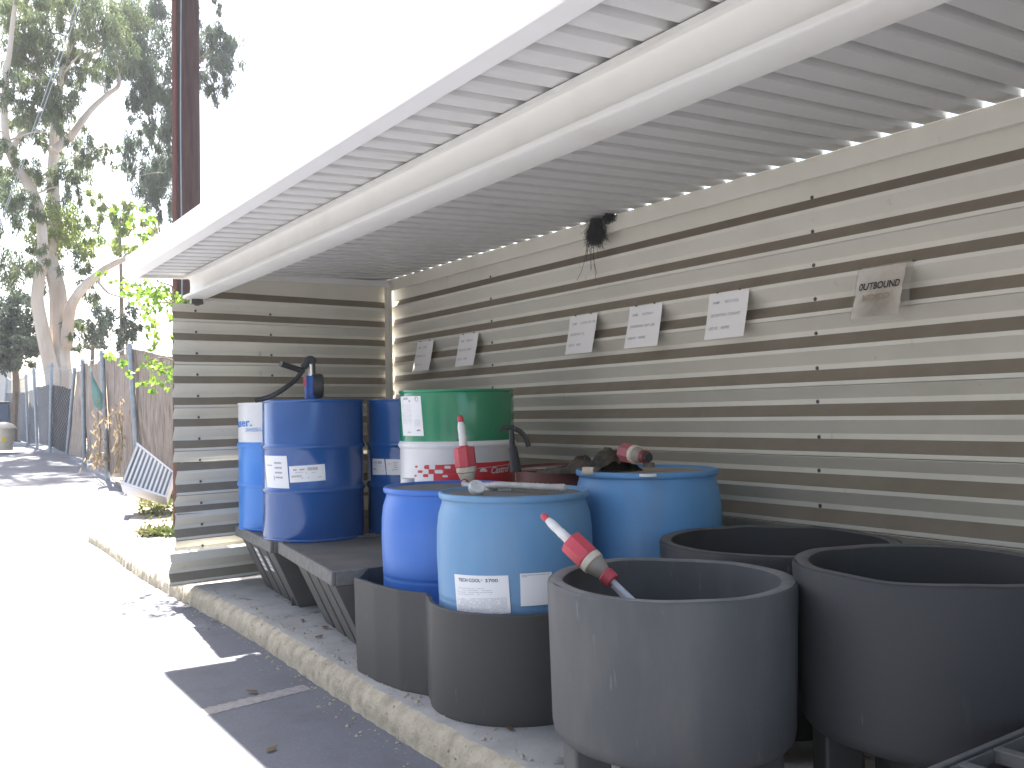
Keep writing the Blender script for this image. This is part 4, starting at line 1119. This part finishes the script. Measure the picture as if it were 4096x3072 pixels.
# weeds and leaf litter at the outside of the end wall
wd_ = MB(); rr = random.Random(5)
for i in range(520):
    px, py = rr.uniform(560, 712), 1350+.4823*rr.choice((rr.uniform(1330, 1500), rr.gauss(1420, 60), rr.gauss(1640, 8)))
    p = un(px, py, 2, -.1 if py < 2100 else .004); p.z = (gz(p.y)+.02) if py < 2100 else .006
    for k_ in range(3): leaf(wd_, p+Vector((rr.uniform(-.05, .05), rr.uniform(-.05, .05), rr.uniform(0, .06))), rr.uniform(.04, .09), .03, Vector((rr.gauss(0, 1), rr.gauss(0, 1), rr.gauss(.3, .6))).normalized(), rr)
kind(tag(wd_.build("weeds", leaf_mat("weed_leaf", (.16,.13,.05), (.10,.15,.03), .4)), "low weeds and leaf litter outside the end wall", "weeds"), 'stuff')

# ---------------------------------------------------------------- utility pole
pp = at(748, 860, 10.4)
tp_ = thing("utility_pole", "dark brown wooden utility pole rising behind the shelter roof", "pole", (pp.x, pp.y, gz(pp.y)))
b_ = MB(); b_.lathe([(.155, -.3), (.150, 2), (.139, 5), (.120, 11), (.115, 12), (0, 12.03)], 28, wob=lambda r, z, a, j: (r*(1+.02*noise.noise((math.cos(a)*2, math.sin(a)*2, z))), z)); b_.build("shaft", K['wood'], tp_)
vd = Vector((-pp.x, -pp.y, 0)).normalized(); lt = Vector((-.824, .566, 0))
pa = (vd*.72+lt*.70).normalized()
b_ = MB(); b_.tube([pa*.152+Vector((0, 0, z))-vd*0 for z in (0, 3, 6, 11)], lambda s: .030-.006*s, 8); b_.build("wire_moulding", K['moulding'], tp_)
pa2 = (vd*.93+lt*.37).normalized()
b_ = MB(); b_.tube([pa2*(.158-.0035*z)+lt*(.006*math.sin(z*1.7)) + Vector((0, 0, z)) for z in [i*.5 for i in range(23)]], .008, 6); b_.build("ground_wire", K['galv'], tp_)
# wires
for off_, lab in ((0, "left one of the two thin cables slanting down across the eucalyptus"), (16, "right one of the two thin cables slanting down across the eucalyptus")):
    b_ = MB(); P = [at(335+off_, -80, 20), at(165+off_*.9, 420, 21.5), at(18+off_*.4, 838, 23), at(-70, 1085, 24)]
    b_.tube(spline(P, 6), .008, 5); tag(b_.build("cable", K['galv']), lab, "cable")

# ---------------------------------------------------------------- chain link fence
k8_ = .4823
def c8(x, y): return k8_*x, 1350+k8_*y
posts = [((1150, 1190), (1075, 50), 16.8), ((895, 1150), (845, 110), 18.7), ((703, 1040), (685, 180), 22.6), ((550, 985), (620, 250), 26.2), ((415, 930), (430, 210), 27.2), ((310, 900), (280, 250), 30.0), ((235, 900), (215, 300), 32.4), ((130, 860), (150, 330), 36.4), ((20, 850), (60, 330), 40)]
FB = []; FT = []
for b, tpt, dd in posts:
    FB.append(at(*c8(*b), dd)); FT.append(at(*c8(*tpt), dd))
# right end of the fence, behind the bush and the shelter
FB.insert(0, Vector((5.2, 12.6, gz(12.6)))); FT.insert(0, Vector((4.95, 12.4, 2.0)))
FB.insert(0, Vector((8.5, 11.5, gz(11.5)))); FT.insert(0, Vector((8.5, 11.5, 2.1)))
tf = thing("chain_link_fence", "tall chain link fence with brown slats and leaning blue-grey posts along the road", "fence", FB[3])
for a, b in zip(FB, FT):
    p_ = MB(); p_.tube([a-Vector((0, 0, .15))-tf.location, b-tf.location], .045, 12); p_.build("post", K['galv'], tf)
sv = MB(); rr = random.Random(8); scn = MB(); wire = MB()
for i in range(len(FB)-1):
    a0, a1, b0, b1 = FB[i], FB[i+1], FT[i], FT[i+1]
    Ls = (a1-a0).length; N = int(Ls/.05)
    back = Vector((.05, .03, 0))
    sag = lambda u: -.10*math.sin(math.pi*u)
    if i <= 4:          # brown slats, full height
        def Q(u, v):
            tp_h = (.965+.03*noise.noise((u*9+i*3, 0, 4))) if i > 0 else (.80+.22*noise.noise((u*7, 1, 4)))
            sv_ = .03+(tp_h-.03)*v
            p = a0.lerp(a1, u).lerp(b0.lerp(b1, u), sv_); pn = Vector((-(a1-a0).y, (a1-a0).x, 0)).normalized()
            wob_ = .05*noise.noise((u*4+i, v*3, 1)) + .022*noise.noise((u*N*.55, v*2.5, i*5)) + .010*noise.noise((u*N*1.3, v*9, i*7))
            return p+back+pn*wob_+Vector((0, 0, sag(u)*sv_+.03*noise.noise((u*N*.8, 9, i))*v))-tf.location
        sv.grid(Q, max(20, N), 14)
    else:
        scn.grid(lambda u, v: a0.lerp(a1, u).lerp(b0.lerp(b1, u), .03+.72*v)+back+Vector((.05*noise.noise((u*3+i, v*3, 1)), .04*noise.noise((u*3, v*3+i, 7)), .04*noise.noise((u*5+i, 3, 7))*v))-tf.location, 14, 6)
        hz_ = (b0-a0).length; M_ = int(Ls/.13)
        for k_ in range(-int(hz_/.13), M_):
            for sgn in (1, -1):
                u0 = k_*.13/Ls; du = hz_/Ls
                pts = []
                for s_ in (.0, 1.0):
                    u = u0+du*(s_ if sgn > 0 else 1-s_)
                    pts.append((u, s_))
                (ua, sa), (ub, sb) = pts
                if ua > ub: (ua, sa), (ub, sb) = (ub, sb), (ua, sa)
                if ub <= 0 or ua >= 1: continue
                if ua < 0: sa = sa+(sb-sa)*(0-ua)/(ub-ua); ua = 0
                if ub > 1: sb = sa+(sb-sa)*(1-ua)/(ub-ua); ub = 1
                P = [a0.lerp(a1, u).lerp(b0.lerp(b1, u), s)+Vector((0, 0, sag(u)*s))-tf.location for u, s in ((ua, sa), (ub, sb))]
                if (P[1]-P[0]).length > .05: wire.tube(P, .0022, 3, False)
sv.build("slats", K['slat'], tf, smooth=False); scn.build("windscreen", K['screen'], tf); wire.build("wire_mesh", K['galv'], tf, smooth=False)
tw = MB()
for i in range(len(FT)-1):
    P = [FT[i].lerp(FT[i+1], u)-tf.location+Vector((0, 0, -.02-.10*math.sin(math.pi*u))) for u in (0, .2, .4, .6, .8, 1)]; tw.tube(P, .012, 6)
tw.build("top_wire", K['galv'], tf)
dv_ = MB(); rr = random.Random(17)
for i in range(260):
    cx_, cy_, sx_, sy_ = rr.choice(((810, 760, 40, 140), (960, 640, 80, 60), (985, 860, 20, 110), (1260, 780, 70, 160), (830, 980, 60, 50)))
    p = at(*c8(rr.gauss(cx_, sx_), rr.gauss(cy_, sy_)), rr.uniform(18.5, 18.65) if cx_ < 900 else rr.uniform(16.9, 17.2))
    if p.z < gz(p.y): continue
    leaf(dv_, p, rr.uniform(.08, .2), .035, Vector((rr.gauss(0, .5), rr.gauss(0, .4), -1+rr.gauss(0, .5))).normalized(), rr)
for cx_ in (800, 960, 985, 1250):
    a_ = at(*c8(cx_, 1080), 18.2 if cx_ < 900 else 17.1); b_ = at(*c8(cx_+rr.uniform(-30, 30), 620), 18.2 if cx_ < 900 else 17.1); dv_.tube(spline([a_, a_.lerp(b_, .5)+Vector((.06, 0, 0)), b_], 4), .012, 5)
tag(dv_.build("dry_vine", leaf_mat("dry_vine_leaf", (.42,.31,.18), (.32,.25,.16), .35)), "dry tan vine clinging to the brown fence slats", "vine")
# torn green mesh on the fence
gm = MB(); gd = 18.9
G = [at(*c8(x, y), gd-.25) for x, y in ((748, 235), (775, 330), (850, 470), (848, 590), (830, 605), (780, 560), (760, 430))]
gm.poly(G); o = gm.build("torn_mesh", K['greenmesh']); s_ = o.modifiers.new("thick", 'SOLIDIFY'); s_.thickness = .004
tag(o, "torn triangle of pale green mesh hanging on the fence between two posts", "mesh")

# ---------------------------------------------------------------- tipped white louvred unit
q0 = [at(*c8(*p), dd) for p, dd in (((1000, 1212), 13.3), ((1380, 1328), 13.2), ((1450, 1120), 13.32), ((1135, 868), 13.48))]
tt = thing("louvred_unit", "white louvred metal unit tipped against the fence beside the shelter", "metal unit", q0[0])
nrm = (q0[1]-q0[0]).cross(q0[3]-q0[0]).normalized()
if nrm.dot(Vector((0, -1, 0))) < 0: nrm = -nrm
def F(u, v, w_=0): return q0[0].lerp(q0[1], u).lerp(q0[3].lerp(q0[2], u), v) - nrm*w_ - tt.location
bx = MB()
bx.poly([F(0,0,.45), F(1,0,.45), F(1,1,.45), F(0,1,.45)]); bx.quad(F(0,0), F(0,1), F(0,1,.45), F(0,0,.45)); bx.quad(F(1,0), F(1,1), F(1,1,.45), F(1,0,.45)); bx.quad(F(0,1), F(1,1), F(1,1,.45), F(0,1,.45)); bx.quad(F(0,0), F(1,0), F(1,0,.45), F(0,0,.45))
bx.build("casing", K['cfan'], tt, smooth=False)
ins_ = MB(); ins_.quad(F(.01,.01,.10), F(.99,.01,.10), F(.99,.99,.10), F(.01,.99,.10)); ins_.build("core", K['galv'], tt)
sl_ = MB()
for i in range(11):
    u = (i+.0)/10.6+.015
    a, b = u, u+.042
    sl_.quad(F(a, .06, -.004), F(b, .06, .02), F(b, .94, .02), F(a, .94, -.004))
sl_.build("louvres", K['cfan'], tt, smooth=False)
fr = MB()
for (u0, v0, u1, v1) in ((0, 0, 1, .06), (0, .94, 1, 1)): fr.quad(F(u0, v0, -.006), F(u1, v0, -.006), F(u1, v1, -.006), F(u0, v1, -.006))
fr.build("front_frame", K['cfan'], tt, smooth=False)

# ---------------------------------------------------------------- far left: dumpster, bin, shed
bd0 = at(*c8(75, 892), 38)
tt = thing("dumpster", "dark blue dumpster at the left edge in front of the fence", "dumpster", (bd0.x, bd0.y, bd0.z))
b_ = MB(); b_.prism([(-2.0, .12), (0, .12), (0, 1.55), (-2.0, 1.55)], lambda p: (p[0]+.12*(1.55-p[1])/1.4*0, 0, p[1]), lambda p: (p[0], 1.6, p[1]*.9+.05)); b_.build("bin", K['binblue'], tt, bevel=.03)
b_ = MB(); b_.box((-2.03, -.04, 1.552), (.03, 1.64, 1.60)); b_.build("lid", K['black'], tt, bevel=.02)
b_ = MB(); b_.box((-1.9, -.035, .7), (-.1, -.002, .78)); b_.build("lift_rail", K['binblue'], tt)
p = at(*c8(22, 935), 27.5)
tt = thing("cream_bin", "cream coloured bin with a domed lid standing before the dumpster", "bin", p)
b_ = MB(); b_.lathe([(.24, 0), (.27, .3), (.28, .56)], 24); b_.build("bin_body", K['cream'], tt)
b_ = MB(); b_.lathe([(.33, .561), (.33, .60), (.25, .68), (.12, .74), (0, .75)], 24); b_.build("lid", K['cream'], tt)
b_ = MB(); b_.quad((-.04, -.278, .22), (.06, -.278, .22), (.06, -.284, .34), (-.04, -.284, .34)); b_.build("emblem", K['yellow'], tt)
p = at(*c8(150, 915), 33)
b_ = MB(); b_.prism([(-.7, 0), (.6, 0), (.45, .12), (-.2, .22), (-.6, .16)], lambda p_: (p_[0], -.3, p_[1]), lambda p_: (p_[0]*.9, .3, p_[1]*.9)); o = b_.build("white_sack", K['cfan'], smooth=True, bevel=.04, ang=70); o.location = p
tag(o, "white sack lying on the road edge beside the dumpster", "sack")
p = at(*c8(40, 700), 52)
tt = thing("shed", "pale shed with a white flat roof at the left edge beyond the fence", "shed", (p.x, p.y, gz(p.y)))
b_ = MB(); b_.box((-6, 0, 0), (.3, 4, 5.3)); b_.build("wall", K['shed'], tt)
b_ = MB(); b_.box((-6.3, -.4, 5.302), (1.0, 4.4, 5.7)); b_.build("roof", K['cfan'], tt)

# ---------------------------------------------------------------- unseen block added behind the camera to cut off the low sky
tt = thing("sky_blocker", "plain grey unseen block added across the drive to block the low sky", "sky_blocker", (-11, 0, -.13))
b_ = MB(); b_.box((-8, -22, 0), (0, 16, 9.5)); b_.build("wall", K['shed'], tt)
b_ = MB(); b_.box((-8.3, -22.3, 9.502), (.35, 16.3, 9.8)); b_.build("roof", K['pan'], tt)
for i in range(4):
    b_ = MB(); b_.box((.002, -18+i*8, 0.0), (.06, -14.4+i*8, 3.4)); b_.build("blocker_panel", K['galv'], tt, bevel=.01)


# ---------------------------------------------------------------- thin volume added to lift the dark trees, imitating lens veil
hm = bpy.data.materials.new("veil_haze"); hm.use_nodes = True; t_ = hm.node_tree
t_.nodes.remove(t_.nodes["Principled BSDF"]); pv = t_.nodes.new("ShaderNodeVolumePrincipled")
pv.inputs["Density"].default_value = .0007; pv.inputs["Color"].default_value = (.93, .96, 1, 1); pv.inputs["Anisotropy"].default_value = .3
t_.links.new(pv.outputs[0], t_.nodes["Material Output"].inputs["Volume"])
b_ = MB(); b_.box((-40, -40, -1.2), (60, 75, 26)); kind(b_.build("veil_haze", hm, smooth=False), 'stuff')
